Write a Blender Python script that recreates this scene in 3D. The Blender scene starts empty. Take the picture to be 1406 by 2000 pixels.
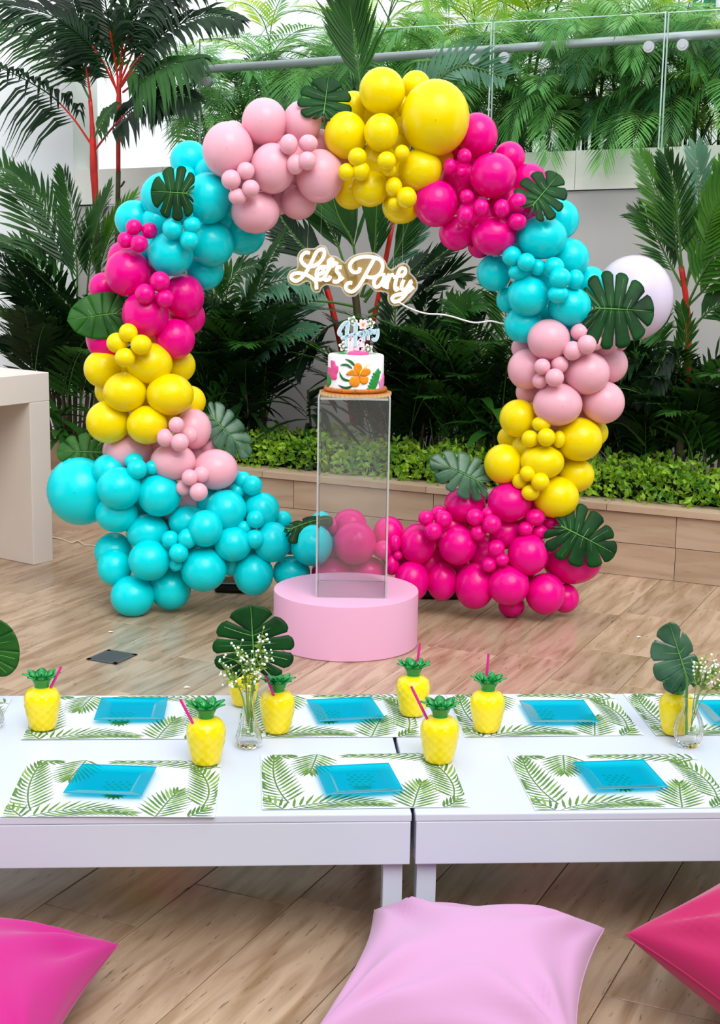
import bpy, math, random
from mathutils import Vector, Matrix, noise
random.seed(7)
scene = bpy.context.scene
COL = scene.collection
V = Vector
# ------------------------------------------------------------------ camera, world, sun, exposure
FPX, PITCH, ROLL = 2900.0, math.radians(11.1), math.radians(1.0)
CAM = V((0, 0, 1.6))
_F = V((0, math.cos(PITCH), -math.sin(PITCH))); _R = V((1, 0, 0)); _U = V((0, math.sin(PITCH), math.cos(PITCH)))
RT = _R*math.cos(ROLL) + _U*math.sin(ROLL); UP = -_R*math.sin(ROLL) + _U*math.cos(ROLL)
cd = bpy.data.cameras.new('camera'); co = bpy.data.objects.new('camera', cd); COL.objects.link(co)
cd.sensor_fit = 'VERTICAL'; cd.sensor_height = 36.0; cd.lens = 36.0*FPX/2000.0; cd.clip_start = .05; cd.clip_end = 200
M3 = Matrix((RT, UP, -_F)).transposed()
co.matrix_world = Matrix.Translation(CAM) @ M3.to_4x4()
scene.camera = co
w = bpy.data.worlds.new('world'); scene.world = w; w.use_nodes = True
bg = w.node_tree.nodes['Background']; bg.inputs[0].default_value = (.86, .93, 1.0, 1); bg.inputs[1].default_value = 1.25
sd = bpy.data.lights.new('sun', 'SUN'); so = bpy.data.objects.new('sun', sd); COL.objects.link(so)
sd.energy = 1.7; sd.angle = math.radians(36); sd.color = (1.0, .96, .9)
so.rotation_euler = (math.radians(42), 0, math.radians(20))
vs = scene.view_settings
vs.view_transform = 'Standard'; vs.look = 'None'; vs.exposure = 0.38; vs.gamma = 1; vs.use_curve_mapping = False

# ------------------------------------------------------------------ pixel (1406x2000) to place
def ray(x, y): return RT*((x-703)/FPX) + UP*((1000-y)/FPX) + _F
def pY(x, y, Y): d = ray(x, y); return CAM + d*(Y/d.y)
def pz(x, y, z): d = ray(x, y); return CAM + d*((z-CAM.z)/d.z)
NW = V((.406, .914, 0)).normalized(); EW = V((NW.y, -NW.x, 0))
def pn(x, y, n): d = ray(x, y); return CAM + d*((n-CAM.dot(NW))/d.dot(NW))
def mpp(P): return (P-CAM).dot(_F)/FPX

# ------------------------------------------------------------------ materials
def srgb(r, g, b):
    f = lambda c: (c/255/12.92 if c/255 <= .04045 else ((c/255+.055)/1.055)**2.4)
    return (f(r), f(g), f(b), 1)
MATS = {}
def mat(name, col, rough=.5, spec=.5, coat=0, metal=0, noise_amt=0, noise_scale=8, emit=None, estr=0, trans=0, ior=1.45, bump=0, bscale=60, alt=None, sheen=0, sss=0):
    m = bpy.data.materials.new(name); m.use_nodes = True; nt = m.node_tree; b = nt.nodes['Principled BSDF']
    b.inputs['Base Color'].default_value = col; b.inputs['Roughness'].default_value = rough
    b.inputs['Specular IOR Level'].default_value = spec; b.inputs['Coat Weight'].default_value = coat; b.inputs['Coat Roughness'].default_value = .06
    b.inputs['Metallic'].default_value = metal; b.inputs['Transmission Weight'].default_value = trans; b.inputs['IOR'].default_value = ior
    b.inputs['Sheen Weight'].default_value = sheen
    if sss: b.inputs['Subsurface Weight'].default_value = sss; b.inputs['Subsurface Radius'].default_value = (.04, .04, .04)
    if emit: b.inputs['Emission Color'].default_value = emit; b.inputs['Emission Strength'].default_value = estr
    if noise_amt or alt:
        tc = nt.nodes.new('ShaderNodeTexCoord'); n = nt.nodes.new('ShaderNodeTexNoise'); n.inputs['Scale'].default_value = noise_scale; n.inputs['Detail'].default_value = 4
        nt.links.new(tc.outputs['Object'], n.inputs['Vector'])
        mx = nt.nodes.new('ShaderNodeMixRGB'); a = alt or tuple(c*(1-noise_amt) for c in col[:3])+(1,)
        mx.inputs[1].default_value = col; mx.inputs[2].default_value = a
        rmp = nt.nodes.new('ShaderNodeMapRange'); rmp.inputs[1].default_value = .35; rmp.inputs[2].default_value = .65
        nt.links.new(n.outputs['Fac'], rmp.inputs[0]); nt.links.new(rmp.outputs[0], mx.inputs[0]); nt.links.new(mx.outputs[0], b.inputs['Base Color'])
    if bump:
        tc = nt.nodes.new('ShaderNodeTexCoord'); n = nt.nodes.new('ShaderNodeTexNoise'); n.inputs['Scale'].default_value = bscale
        bp = nt.nodes.new('ShaderNodeBump'); bp.inputs['Strength'].default_value = bump; bp.inputs['Distance'].default_value = .002
        nt.links.new(tc.outputs['Object'], n.inputs['Vector']); nt.links.new(n.outputs['Fac'], bp.inputs['Height']); nt.links.new(bp.outputs[0], b.inputs['Normal'])
    MATS[name] = m; return m
def leafmat(name, c1, c2, rough=.4, transl=.25, scale=6, spec=.5):
    """two-tone leaf that lets some light through"""
    m = mat(name, c1, rough, spec, alt=c2, noise_scale=scale); nt = m.node_tree
    b = nt.nodes['Principled BSDF']; out = nt.nodes['Material Output']
    tr = nt.nodes.new('ShaderNodeBsdfTranslucent'); mix = nt.nodes.new('ShaderNodeMixShader'); mix.inputs[0].default_value = transl
    src = b.inputs['Base Color'].links[0].from_socket
    hs = nt.nodes.new('ShaderNodeHueSaturation'); hs.inputs['Value'].default_value = 1.5; hs.inputs['Hue'].default_value = .48
    nt.links.new(src, hs.inputs['Color']); nt.links.new(hs.outputs[0], tr.inputs[0])
    nt.links.new(b.outputs[0], mix.inputs[1]); nt.links.new(tr.outputs[0], mix.inputs[2]); nt.links.new(mix.outputs[0], out.inputs[0])
    return m
def sheet(name, tint, ior=1.25, rough=.02, milk=0.0, milkcol=(.9, .9, .9, 1)):
    """clear plastic or glass pane: tinted straight-through light, fresnel gloss, a little milkiness"""
    m = bpy.data.materials.new(name); m.use_nodes = True; nt = m.node_tree; nt.nodes.remove(nt.nodes['Principled BSDF']); out = nt.nodes['Material Output']
    t = nt.nodes.new('ShaderNodeBsdfTransparent'); t.inputs[0].default_value = tint
    g = nt.nodes.new('ShaderNodeBsdfGlossy'); g.inputs['Roughness'].default_value = rough
    fr = nt.nodes.new('ShaderNodeFresnel'); fr.inputs[0].default_value = ior
    mx = nt.nodes.new('ShaderNodeMixShader'); nt.links.new(fr.outputs[0], mx.inputs[0]); nt.links.new(t.outputs[0], mx.inputs[1]); nt.links.new(g.outputs[0], mx.inputs[2])
    last = mx
    if milk:
        d = nt.nodes.new('ShaderNodeBsdfDiffuse'); d.inputs[0].default_value = milkcol
        m2 = nt.nodes.new('ShaderNodeMixShader'); m2.inputs[0].default_value = milk
        nt.links.new(mx.outputs[0], m2.inputs[1]); nt.links.new(d.outputs[0], m2.inputs[2]); last = m2
    nt.links.new(last.outputs[0], out.inputs[0]); MATS[name] = m; return m
def stone(name, c1, c2, c3, rough=.3, rand=True, stretch=(1.2, 9, 9), vary=.16, streak=1.0):
    m = bpy.data.materials.new(name); m.use_nodes = True; nt = m.node_tree; b = nt.nodes['Principled BSDF']; L = nt.links.new
    tc = nt.nodes.new('ShaderNodeTexCoord'); oi = nt.nodes.new('ShaderNodeObjectInfo')
    off = nt.nodes.new('ShaderNodeVectorMath'); off.operation = 'SCALE'; off.inputs[0].default_value = (37, 91, 53); L(oi.outputs['Random'], off.inputs['Scale'])
    add = nt.nodes.new('ShaderNodeVectorMath'); L(tc.outputs['Object'], add.inputs[0]); L(off.outputs[0], add.inputs[1])
    mp = nt.nodes.new('ShaderNodeMapping'); mp.inputs['Scale'].default_value = stretch; L(add.outputs[0], mp.inputs[0])
    n1 = nt.nodes.new('ShaderNodeTexNoise'); n1.inputs['Scale'].default_value = 1.6; n1.inputs['Detail'].default_value = 7; n1.inputs['Distortion'].default_value = .6; L(mp.outputs[0], n1.inputs[0])
    n2 = nt.nodes.new('ShaderNodeTexNoise'); n2.inputs['Scale'].default_value = 7; n2.inputs['Detail'].default_value = 5; L(mp.outputs[0], n2.inputs[0])
    r1 = nt.nodes.new('ShaderNodeValToRGB'); e = r1.color_ramp.elements; e[0].position = .3; e[0].color = c2; e[1].position = .62; e[1].color = c1; L(n1.outputs[0], r1.inputs[0])
    r2 = nt.nodes.new('ShaderNodeValToRGB'); e = r2.color_ramp.elements; e[0].position = .64; e[0].color = (0, 0, 0, 1); e[1].position = .70; e[1].color = (1, 1, 1, 1); L(n2.outputs[0], r2.inputs[0])
    n3 = nt.nodes.new('ShaderNodeTexNoise'); n3.inputs['Scale'].default_value = 1.1; L(add.outputs[0], n3.inputs[0])
    mm = nt.nodes.new('ShaderNodeMath'); mm.operation = 'MULTIPLY'; L(r2.outputs[0], mm.inputs[0]); mm.inputs[1].default_value = .6*streak
    mx = nt.nodes.new('ShaderNodeMixRGB'); L(mm.outputs[0], mx.inputs[0]); L(r1.outputs[0], mx.inputs[1]); mx.inputs[2].default_value = c3
    hv = nt.nodes.new('ShaderNodeHueSaturation'); L(mx.outputs[0], hv.inputs['Color'])
    mr = nt.nodes.new('ShaderNodeMapRange'); mr.inputs[3].default_value = 1-vary; mr.inputs[4].default_value = 1+vary*.6; L(oi.outputs['Random'], mr.inputs[0]); L(mr.outputs[0], hv.inputs['Value'])
    L(hv.outputs[0], b.inputs['Base Color']); b.inputs['Roughness'].default_value = rough
    bp = nt.nodes.new('ShaderNodeBump'); bp.inputs['Strength'].default_value = .25; bp.inputs['Distance'].default_value = .001; bp.invert = True; L(r2.outputs[0], bp.inputs['Height']); L(bp.outputs[0], b.inputs['Normal'])
    MATS[name] = m; return m

stone('travertine', srgb(186, 160, 135), srgb(144, 115, 88), srgb(78, 56, 40), .22, stretch=(2.0, 14, 14))
stone('travertine_wall', srgb(192, 167, 144), srgb(172, 144, 118), srgb(132, 104, 82), .5, streak=.35, vary=.08)
mat('grout', srgb(120, 98, 78), .8)
mat('soil', srgb(38, 28, 22), .95, noise_amt=.5, noise_scale=30)
mat('wall_grey', srgb(196, 192, 190), .7, noise_amt=.05, noise_scale=1.2)
mat('wall_white', srgb(244, 246, 248), .6, noise_amt=.03, noise_scale=1.0)
mat('parapet', srgb(250, 248, 240), .55, noise_amt=.04, noise_scale=2)
mat('paint_white', srgb(200, 207, 221), .35, bump=.03, bscale=30)
mat('blocker_brown', srgb(128, 108, 90), .6, noise_amt=.3, noise_scale=3)  # brown for the added light-blocking walls, toned to limit their bounce
mat('counter', srgb(222, 212, 204), .45, noise_amt=.04, noise_scale=3)
mat('steel', srgb(196, 200, 204), .38, metal=.55)
mat('dark_steel', srgb(84, 86, 88), .55, metal=.4)
BC = {'turquoise': (0, 226, 234), 'magenta': (242, 0, 142), 'yellow': (250, 226, 0), 'pale pink': (247, 184, 200), 'lilac white': (226, 212, 236)}
def latex(k, c):
    m = mat('latex_'+k, srgb(*c), .26, .34, coat=.08); nt = m.node_tree; b = nt.nodes['Principled BSDF']; tr = nt.nodes.new('ShaderNodeBsdfTranslucent'); tr.inputs[0].default_value = srgb(*c)
    mx = nt.nodes.new('ShaderNodeMixShader'); mx.inputs[0].default_value = .12; nt.links.new(b.outputs[0], mx.inputs[1]); nt.links.new(tr.outputs[0], mx.inputs[2]); nt.links.new(mx.outputs[0], nt.nodes['Material Output'].inputs[0])
for k, c in BC.items(): latex(k, c)
leafmat('monstera', srgb(20, 76, 28), srgb(8, 46, 18), .5, .12, 9, .2)
leafmat('monstera_bright', srgb(46, 108, 32), srgb(24, 76, 20), .42, .2, 9, .3)
leafmat('monstera_silver', srgb(78, 118, 92), srgb(34, 80, 52), .3, .1, 14)
mat('midrib', srgb(96, 150, 70), .4)
leafmat('palm_dark', srgb(24, 56, 24), srgb(10, 28, 14), .4, .15, 3, .35)  # green taken towards black; shade inside the planting is in this colour
leafmat('palm_mid', srgb(48, 100, 32), srgb(24, 62, 24), .4, .25, 3, .35)
leafmat('palm_bright', srgb(88, 146, 44), srgb(54, 112, 34), .35, .35, 3)
leafmat('palm_blue', srgb(88, 134, 104), srgb(44, 92, 62), .35, .2, 3)
leafmat('areca', srgb(138, 194, 108), srgb(82, 148, 70), .28, .35, 2.5)
leafmat('areca_yellow', srgb(190, 212, 56), srgb(128, 182, 60), .35, .45, 2.5)  # lit copy of the areca green: sunlight is put into this lime
leafmat('areca_deep', srgb(86, 146, 84), srgb(46, 100, 58), .4, .25, 2.5)
leafmat('hedge_leaf', srgb(166, 206, 60), srgb(78, 136, 36), .4, .3, 9)
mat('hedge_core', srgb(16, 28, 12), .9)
mat('stem_red', srgb(196, 34, 22), .4, noise_amt=.35, noise_scale=10)
mat('stem_brown', srgb(74, 66, 40), .7, noise_amt=.4, noise_scale=25)
mat('stem_green', srgb(70, 110, 44), .5)
mat('drum_pink', srgb(228, 170, 202), .38, bump=.02, bscale=8)
sheet('acrylic', (.985, .99, .99, 1), milk=.032, milkcol=(.85, .85, .83, 1))
sheet('acrylic_edge', (.86, .9, .9, 1), milk=.35, milkcol=(.9, .92, .92, 1))
sheet('glass_pane', (.975, .995, .985, 1), ior=1.15)
mat('glass_edge', srgb(190, 214, 206), .1, spec=.8)
sheet('sign_acrylic', (.95, .87, .70, 1), milk=.16, milkcol=srgb(214, 176, 112))
mat('neon', srgb(255, 255, 255), .4, emit=(1.0, .97, .93, 1), estr=1.7)
mat('cord_white', srgb(238, 238, 236), .5)
sheet('line_clear', (.9, .9, .9, 1), milk=.3)
mat('icing', srgb(246, 244, 246), .45)
mat('fondant_orange', srgb(246, 150, 14), .5, noise_amt=.2, noise_scale=40)
mat('fondant_pink', srgb(240, 84, 150), .5, noise_amt=.2, noise_scale=40)
mat('fondant_lilac', srgb(240, 140, 200), .5, noise_amt=.15, noise_scale=40)
mat('fondant_green', srgb(30, 150, 62), .5, noise_amt=.2, noise_scale=60)
mat('fondant_dark_green', srgb(18, 104, 48), .5)
mat('fondant_yellow', srgb(250, 208, 40), .5)
mat('bamboo', srgb(196, 112, 36), .45, noise_amt=.3, noise_scale=30)
mat('board_tan', srgb(206, 170, 120), .6)
mat('card_white', srgb(246, 248, 250), .5)
mat('card_blue', srgb(172, 214, 228), .5)
mat('card_pink', srgb(250, 226, 230), .5)
mat('card_green', srgb(92, 120, 62), .6)
mat('cup_yellow', srgb(250, 222, 10), .25, coat=.3)
mat('cup_green', srgb(12, 146, 62), .25, coat=.3)
mat('straw_pink', srgb(222, 40, 140), .35)
sheet('plate_blue', (.07, .80, .88, 1), ior=1.04, milk=.24, milkcol=srgb(0, 192, 216), rough=.2)
mat('plate_edge', srgb(0, 150, 190), .2)
mat('mat_paper', srgb(208, 213, 220), .5)
mat('print_green', srgb(92, 132, 40), .5, alt=srgb(58, 104, 34), noise_scale=30)
mat('print_pale', srgb(118, 156, 62), .5)
mat('vase_glass', (1, 1, 1, 1), .0, trans=1, ior=1.3)
mat('blossom', srgb(250, 250, 246), .6)
mat('sprig_green', srgb(138, 168, 72), .5)
mat('fabric_magenta', srgb(186, 4, 122), .75, sheen=.2, bump=.08, bscale=400)
mat('fabric_pink', srgb(196, 144, 184), .75, sheen=.2, bump=.08, bscale=400)
mat('fabric_hot', srgb(176, 0, 84), .7, sheen=.2, bump=.08, bscale=400)
mat('black_plastic', srgb(18, 20, 20), .2)
mat('chrome', srgb(200, 200, 200), .12, metal=1)
mat('bag_white', srgb(226, 230, 236), .35)
mat('exit_green', srgb(0, 122, 84), .4)
mat('exit_white', srgb(245, 250, 248), .4)
mat('cable_tan', srgb(206, 190, 170), .5)
mat('petal', srgb(240, 232, 224), .6)

# ------------------------------------------------------------------ mesh and object helpers
class MB:
    def __init__(s): s.v = []; s.f = []; s.m = []
    def add(s, vs_, fs, mi=0):
        o = len(s.v); s.v += [tuple(p) for p in vs_]; s.f += [tuple(i+o for i in q) for q in fs]; s.m += [mi]*len(fs); return s
    def box(s, c, d, rot=None, mi=0):
        x, y, z = (k/2 for k in d); ps = [V((a, b, e)) for e in (-z, z) for b in (-y, y) for a in (-x, x)]
        if rot: ps = [rot @ p for p in ps]
        return s.add([V(c)+p for p in ps], [(0, 2, 3, 1), (4, 5, 7, 6), (0, 1, 5, 4), (2, 6, 7, 3), (0, 4, 6, 2), (1, 3, 7, 5)], mi)
    def tube(s, pts, r, n=8, mi=0, cap=True, closed=False):
        pts = [V(p) for p in pts]; k = len(pts); rr = r if isinstance(r, (list, tuple)) else [r]*k
        vv = []; prev = None
        for i, p in enumerate(pts):
            if closed: t = pts[(i+1) % k]-pts[i-1]
            else: t = pts[min(i+1, k-1)]-pts[max(i-1, 0)]
            t.normalize()
            a = prev if prev is not None else (V((0, 0, 1)) if abs(t.z) < .9 else V((1, 0, 0)))
            a = (a-t*a.dot(t)).normalized(); b = t.cross(a); prev = a
            vv += [p+(a*math.cos(q)+b*math.sin(q))*rr[i] for q in [2*math.pi*j/n for j in range(n)]]
        fs = []
        for i in range(k if closed else k-1):
            i2 = (i+1) % k
            fs += [(i*n+j, i*n+(j+1) % n, i2*n+(j+1) % n, i2*n+j) for j in range(n)]
        if cap and not closed: fs += [tuple(reversed(range(n))), tuple(range((k-1)*n, k*n))]
        return s.add(vv, fs, mi)
    def lathe(s, prof, n=32, c=(0, 0, 0), mi=0, fn=None, close=False):
        vv = []
        for (r, z) in prof:
            for j in range(n):
                q = 2*math.pi*j/n; r2 = fn(r, z, q) if fn else r
                vv.append((c[0]+r2*math.cos(q), c[1]+r2*math.sin(q), c[2]+z))
        k = len(prof); fs = []
        for i in range(k-1 if not close else k):
            a = i; b = (i+1) % k
            fs += [(a*n+j, a*n+(j+1) % n, b*n+(j+1) % n, b*n+j) for j in range(n)]
        return s.add(vv, fs, mi)
    def sphere(s, c, r, n=12, k=8, mi=0):
        prof = [(max(1e-5, r*math.sin(math.pi*i/k)), -r*math.cos(math.pi*i/k)) for i in range(k+1)]
        return s.lathe(prof, n, c, mi)
    def prism(s, poly, z0, z1, fn=None, mi=0):
        n = len(poly); vv = [V((x, y, z0)) for x, y in poly]+[V((x, y, z1)) for x, y in poly]
        if fn: vv = [fn(p) for p in vv]
        return s.add(vv, [tuple(reversed(range(n))), tuple(range(n, 2*n))]+[(i, (i+1) % n, n+(i+1) % n, n+i) for i in range(n)], mi)
    def mesh(s, name, mats, smooth=False):
        me = bpy.data.meshes.new(name); me.from_pydata(s.v, [], s.f)
        for m in (mats if isinstance(mats, (list, tuple)) else [mats]): me.materials.append(MATS[m])
        if any(s.m): me.polygons.foreach_set('material_index', s.m)
        if smooth: me.polygons.foreach_set('use_smooth', [True]*len(me.polygons))
        me.update(); return me
    def build(s, name, mats, parent=None, smooth=False, loc=None, kind=None, label=None):
        return obj(name, s.mesh(name, mats, smooth), parent, loc, kind, label)
def obj(name, me, parent=None, loc=None, kind=None, label=None):
    o = bpy.data.objects.new(name, me); COL.objects.link(o)
    if parent is not None: o.parent = parent
    if loc is not None: o.location = loc
    if kind: o['kind'] = kind
    if label: o['label'] = label
    return o
def thing(name, label, cat, loc=(0, 0, 0), rz=0, group=None):
    o = bpy.data.objects.new(name, None); o.empty_display_size = .05; COL.objects.link(o); o.location = loc; o.rotation_euler = (0, 0, rz)
    return tag(o, label, cat, group)
def tag(o, label, cat, group=None):
    o['label'] = label; o['category'] = cat
    if group: o['group'] = group
    return o
def bevel(o, wd=.004, seg=2):
    m = o.modifiers.new('bevel', 'BEVEL'); m.width = wd; m.segments = seg; m.limit_method = 'ANGLE'; return o
def cat_rom(pts, k=6):
    pts = [V(p) for p in pts]; out = []
    for i in range(len(pts)-1):
        p0 = pts[i-1] if i else pts[0]*2-pts[1]; p1 = pts[i]; p2 = pts[i+1]; p3 = pts[i+2] if i+2 < len(pts) else pts[-1]*2-pts[-2]
        for j in range(k):
            t = j/k; out.append(.5*((2*p1)+(p2-p0)*t+(2*p0-5*p1+4*p2-p3)*t*t+(3*p1-p0-3*p2+p3)*t**3))
    return out+[pts[-1]]
RZ = lambda a: Matrix.Rotation(a, 3, 'Z')

# ------------------------------------------------------------------ floor: travertine planks laid on the slant
fl = MB(); fl.add([(-4.2, -3.6, -.012), (4.2, -3.6, -.012), (4.2, 9.6, -.012), (-4.2, 9.6, -.012), (-4.2, -3.6, -.1), (4.2, -3.6, -.1), (4.2, 9.6, -.1), (-4.2, 9.6, -.1)], [(0, 1, 2, 3), (7, 6, 5, 4), (0, 4, 5, 1), (1, 5, 6, 2), (2, 6, 7, 3), (3, 7, 4, 0)])
floor = fl.build('floor', 'grout', kind='structure')
A0 = math.radians(65.5); PD = V((math.cos(A0), math.sin(A0), 0)); PQ = V((-PD.y, PD.x, 0))
rng = random.Random(3); PWID = .262
for row in range(-16, 26):
    q = 1.236-.0+row*PWID
    s_ = -3.0+rng.random()
    while s_ < 9.5:
        L_ = rng.choice((.45, .6, .75, .9, .9, 1.1)); c = PQ*(q+PWID/2)+PD*(s_+L_/2); s_ += L_
        half = .15+(c.y)*.255
        if 1.7 < c.y < 8.3 and abs(c.x) < half+.75 and c.dot(NW) < 6.95:
            m = MB(); h = .0115+rng.uniform(-.0003, .0003); l, wd = L_/2-.0012, PWID/2-.0012
            m.add([(-l, -wd, -.012), (l, -wd, -.012), (l, wd, -.012), (-l, wd, -.012), (-l, -wd, h-.0125), (l, -wd, h-.0125), (l, wd, h-.0125), (-l, wd, h-.0125), (-l+.0015, -wd+.0015, h-.0115), (l-.0015, -wd+.0015, h-.0115), (l-.0015, wd-.0015, h-.0115), (-l+.0015, wd-.0015, h-.0115)],
                  [(8, 9, 10, 11), (0, 1, 5, 4), (1, 2, 6, 5), (2, 3, 7, 6), (3, 0, 4, 7), (4, 5, 9, 8), (5, 6, 10, 9), (6, 7, 11, 10), (7, 4, 8, 11)])
            o = m.build('plank', 'travertine', floor, loc=c); o.rotation_euler = (0, 0, A0)

# ------------------------------------------------------------------ planter wall with slabs, hedge, soil
NP = 6.654
def W(s, n, z): return EW*s + NW*n + V((0, 0, z))
WR = Matrix.Rotation(math.atan2(EW.y, EW.x), 3, 'Z')
pw = MB(); S0, S1 = -4.4, 1.6
def wbox(mb, s0, s1, n0, n1, z0, z1, mi=0):
    mb.box(W((s0+s1)/2, (n0+n1)/2, (z0+z1)/2), (s1-s0, n1-n0, z1-z0), WR, mi); return mb
wbox(pw, S0, S1, NP+.012, NP+.14, -.01, .315); planter = pw.build('wall_planter', 'grout', kind='structure')
rng = random.Random(11)
for zi, (z0, z1) in enumerate(((.0, .155), (.155, .30))):
    s_ = S0+(.0 if zi == 0 else -.35)
    while s_ < S1:
        L_ = rng.uniform(.55, .95); a, b = max(s_, S0), min(s_+L_, S1); s_ += L_
        if b-a < .05: continue
        m = MB(); m.box((0, 0, 0), (b-a-.003, .02, z1-z0-.003)); o = m.build('slab', 'travertine_wall', planter, loc=W((a+b)/2, NP+.008+rng.uniform(-.001, .001), (z0+z1)/2)); o.rotation_euler = (0, 0, math.atan2(EW.y, EW.x))
s_ = S0
while s_ < S1:
    L_ = .9; b = min(s_+L_, S1); m = MB(); m.box((0, 0, 0), (b-s_-.003, .17, .03)); o = m.build('cap_slab', 'travertine_wall', planter, loc=W((s_+b)/2, NP+.07, .318)); o.rotation_euler = (0, 0, math.atan2(EW.y, EW.x)); s_ += L_
soil = wbox(MB(), S0, S1, NP+.14, 7.64, 0, .27).build('soil_bed', 'soil'); tag(soil, 'dark soil bed behind the low stone planter wall', 'soil'); soil['kind'] = 'structure'
# curved low stone planter end, far left behind the counter
cw = MB(); cw.lathe([(.60, 0), (.60, .30), (.48, .30), (.48, .05), (.01, .05)], 40)
cu = cw.build('wall_curved_planter', 'travertine_wall', kind='structure', loc=pz(140, 1038, 0)+V((-.16, .60, 0)))

def leaf_quad(mb, p, d, up, l, wd, mi=0):
    d = d.normalized(); s = d.cross(up)
    s = s.normalized() if s.length > 1e-4 else V((1, 0, 0)); nrm = s.cross(d)
    a = p; m1 = p+d*l*.5+nrm*l*.06; t = p+d*l
    mb.add([a, m1+s*wd/2-nrm*wd*.15, t, m1-s*wd/2-nrm*wd*.15, m1], [(0, 1, 4), (1, 2, 4), (2, 3, 4), (3, 0, 4)], mi)
def rdir(r): 
    while True:
        v = V((r.uniform(-1, 1), r.uniform(-1, 1), r.uniform(-1, 1)))
        if .1 < v.length < 1: return v.normalized()
hd = thing('hedge', 'low clipped hedge of small yellow green leaves along the stone planter', 'hedge', W(-1.4, NP+.3, .27))
hb = V(hd.location); mb = MB(); r = random.Random(5)
for i in range(11500):
    s_ = r.uniform(S0, S1); u = r.random()
    topz = .465+.02*math.sin(s_*7)+.015*math.sin(s_*17+1)
    if u < .55: n, z = NP+.15+r.uniform(-.05, .08)+.04*noise.noise((s_*6, 0, 3)), r.uniform(.34, topz)
    elif u < .95: n, z = NP+.15+r.uniform(0, .36), topz-r.uniform(-.03, .05)
    else: n, z = NP+.11+r.uniform(-.06, .04), r.uniform(.31, .4)
    dd = rdir(r)+V((-.2, -.5, .35)); leaf_quad(mb, W(s_, n, z)-hb, dd, rdir(r), r.uniform(.028, .05), r.uniform(.018, .028))
mb.build('foliage', 'hedge_leaf', hd, kind='stuff')
core = wbox(MB(), S0, S1, NP+.19, NP+.47, .27, .42); core.v = [tuple(V(p)-hb) for p in core.v]; core.build('dark_core', 'hedge_core', hd)  # plain dark box filling the hedge behind the leaves

# ------------------------------------------------------------------ back wall, sloping parapet, far wall, side wall, added unseen walls
NB = 7.65
def on(x, y, n): p = pn(x, y, n); return p.dot(EW), p.z
def line(pa, pb, n):
    (s0, z0), (s1, z1) = on(*pa, n), on(*pb, n); k = (z1-z0)/(s1-s0); return lambda s: z0+k*(s-s0)
ledge = line((1100, 375), (1406, 366), NB); lip = line((1050, 297), (1406, 283), NB-.02)
sc0 = on(-190, 300, NB)[0]; scp = on(147, 300, NB)[0]; SR = 2.6
wb = MB(); n0, n1 = NB, NB+.25
wb.add([W(scp, n0, 0), W(SR, n0, 0), W(SR, n0, ledge(SR)), W(scp, n0, ledge(scp)), W(scp, n1, 0), W(SR, n1, 0), W(SR, n1, ledge(SR)), W(scp, n1, ledge(scp))], [(0, 1, 2, 3), (7, 6, 5, 4), (3, 2, 6, 7), (0, 3, 7, 4), (1, 5, 6, 2)])
wall_back = wb.build('wall_back', 'wall_grey', kind='structure')
wt = MB(); wbox(wt, sc0, scp-.004, NB-.015, NB+.25, 0, 6); wt.build('wall_tall', 'wall_white', kind='structure')
par = thing('trim_1', 'white sloping parapet', 'parapet', W(scp, NB-.02, ledge(scp))); del par['category']; del par['label']; par['kind'] = 'structure'; pb = V(par.location)
s_ = scp
while s_ < SR:
    b = min(s_+.62, SR); g = .0015; m = MB(); zz = []
    for (n, lo) in ((NB-.02, .0), (NB+.16, .0)):
        for s2 in (s_+g, b-g): zz.append(W(s2, n, ledge(s2)+.008)-pb)
        for s2 in (b-g, s_+g): zz.append(W(s2, n, lip(s2))-pb)
    m.add(zz, [(0, 1, 2, 3), (7, 6, 5, 4), (3, 2, 6, 7), (0, 4, 5, 1), (0, 3, 7, 4), (1, 5, 6, 2)]); m.build('panel', 'parapet', par, kind='structure'); s_ = b
us = MB(); us.add([W(scp, NB+.16, lip(scp)-.06), W(SR, NB+.16, lip(SR)-.06), W(SR, 10.3, lip(SR)-.06), W(scp, 10.3, lip(scp)-.06)], [(0, 1, 2, 3)])
o = us.build('upper_soil_bed', 'soil'); tag(o, 'dark soil bed behind the white parapet', 'soil'); o['kind'] = 'structure'
wf = MB(); wbox(wf, -8, 5.5, 10.3, 10.5, 0, 6); wf.build('wall_far', 'wall_white', kind='structure')
MB().box((0, -3.7, 1.7), (8.4, .2, 3.4)).build('wall_added_front', 'blocker_brown', kind='structure')  # unseen walls added from here down to block low-angle light
MB().box((4.1, .5, 1.7), (.2, 8.2, 3.4)).build('wall_added_right', 'blocker_brown', kind='structure')
MB().box((-4.1, -.2, 1.7), (.2, 6.8, 3.4)).build('wall_added_side', 'blocker_brown', kind='structure')
wl = MB(); wbox(wl, sc0-.25, sc0, 3.6, 10.3, -.0, 6); wl.build('wall_left', 'wall_white', kind='structure')

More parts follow.
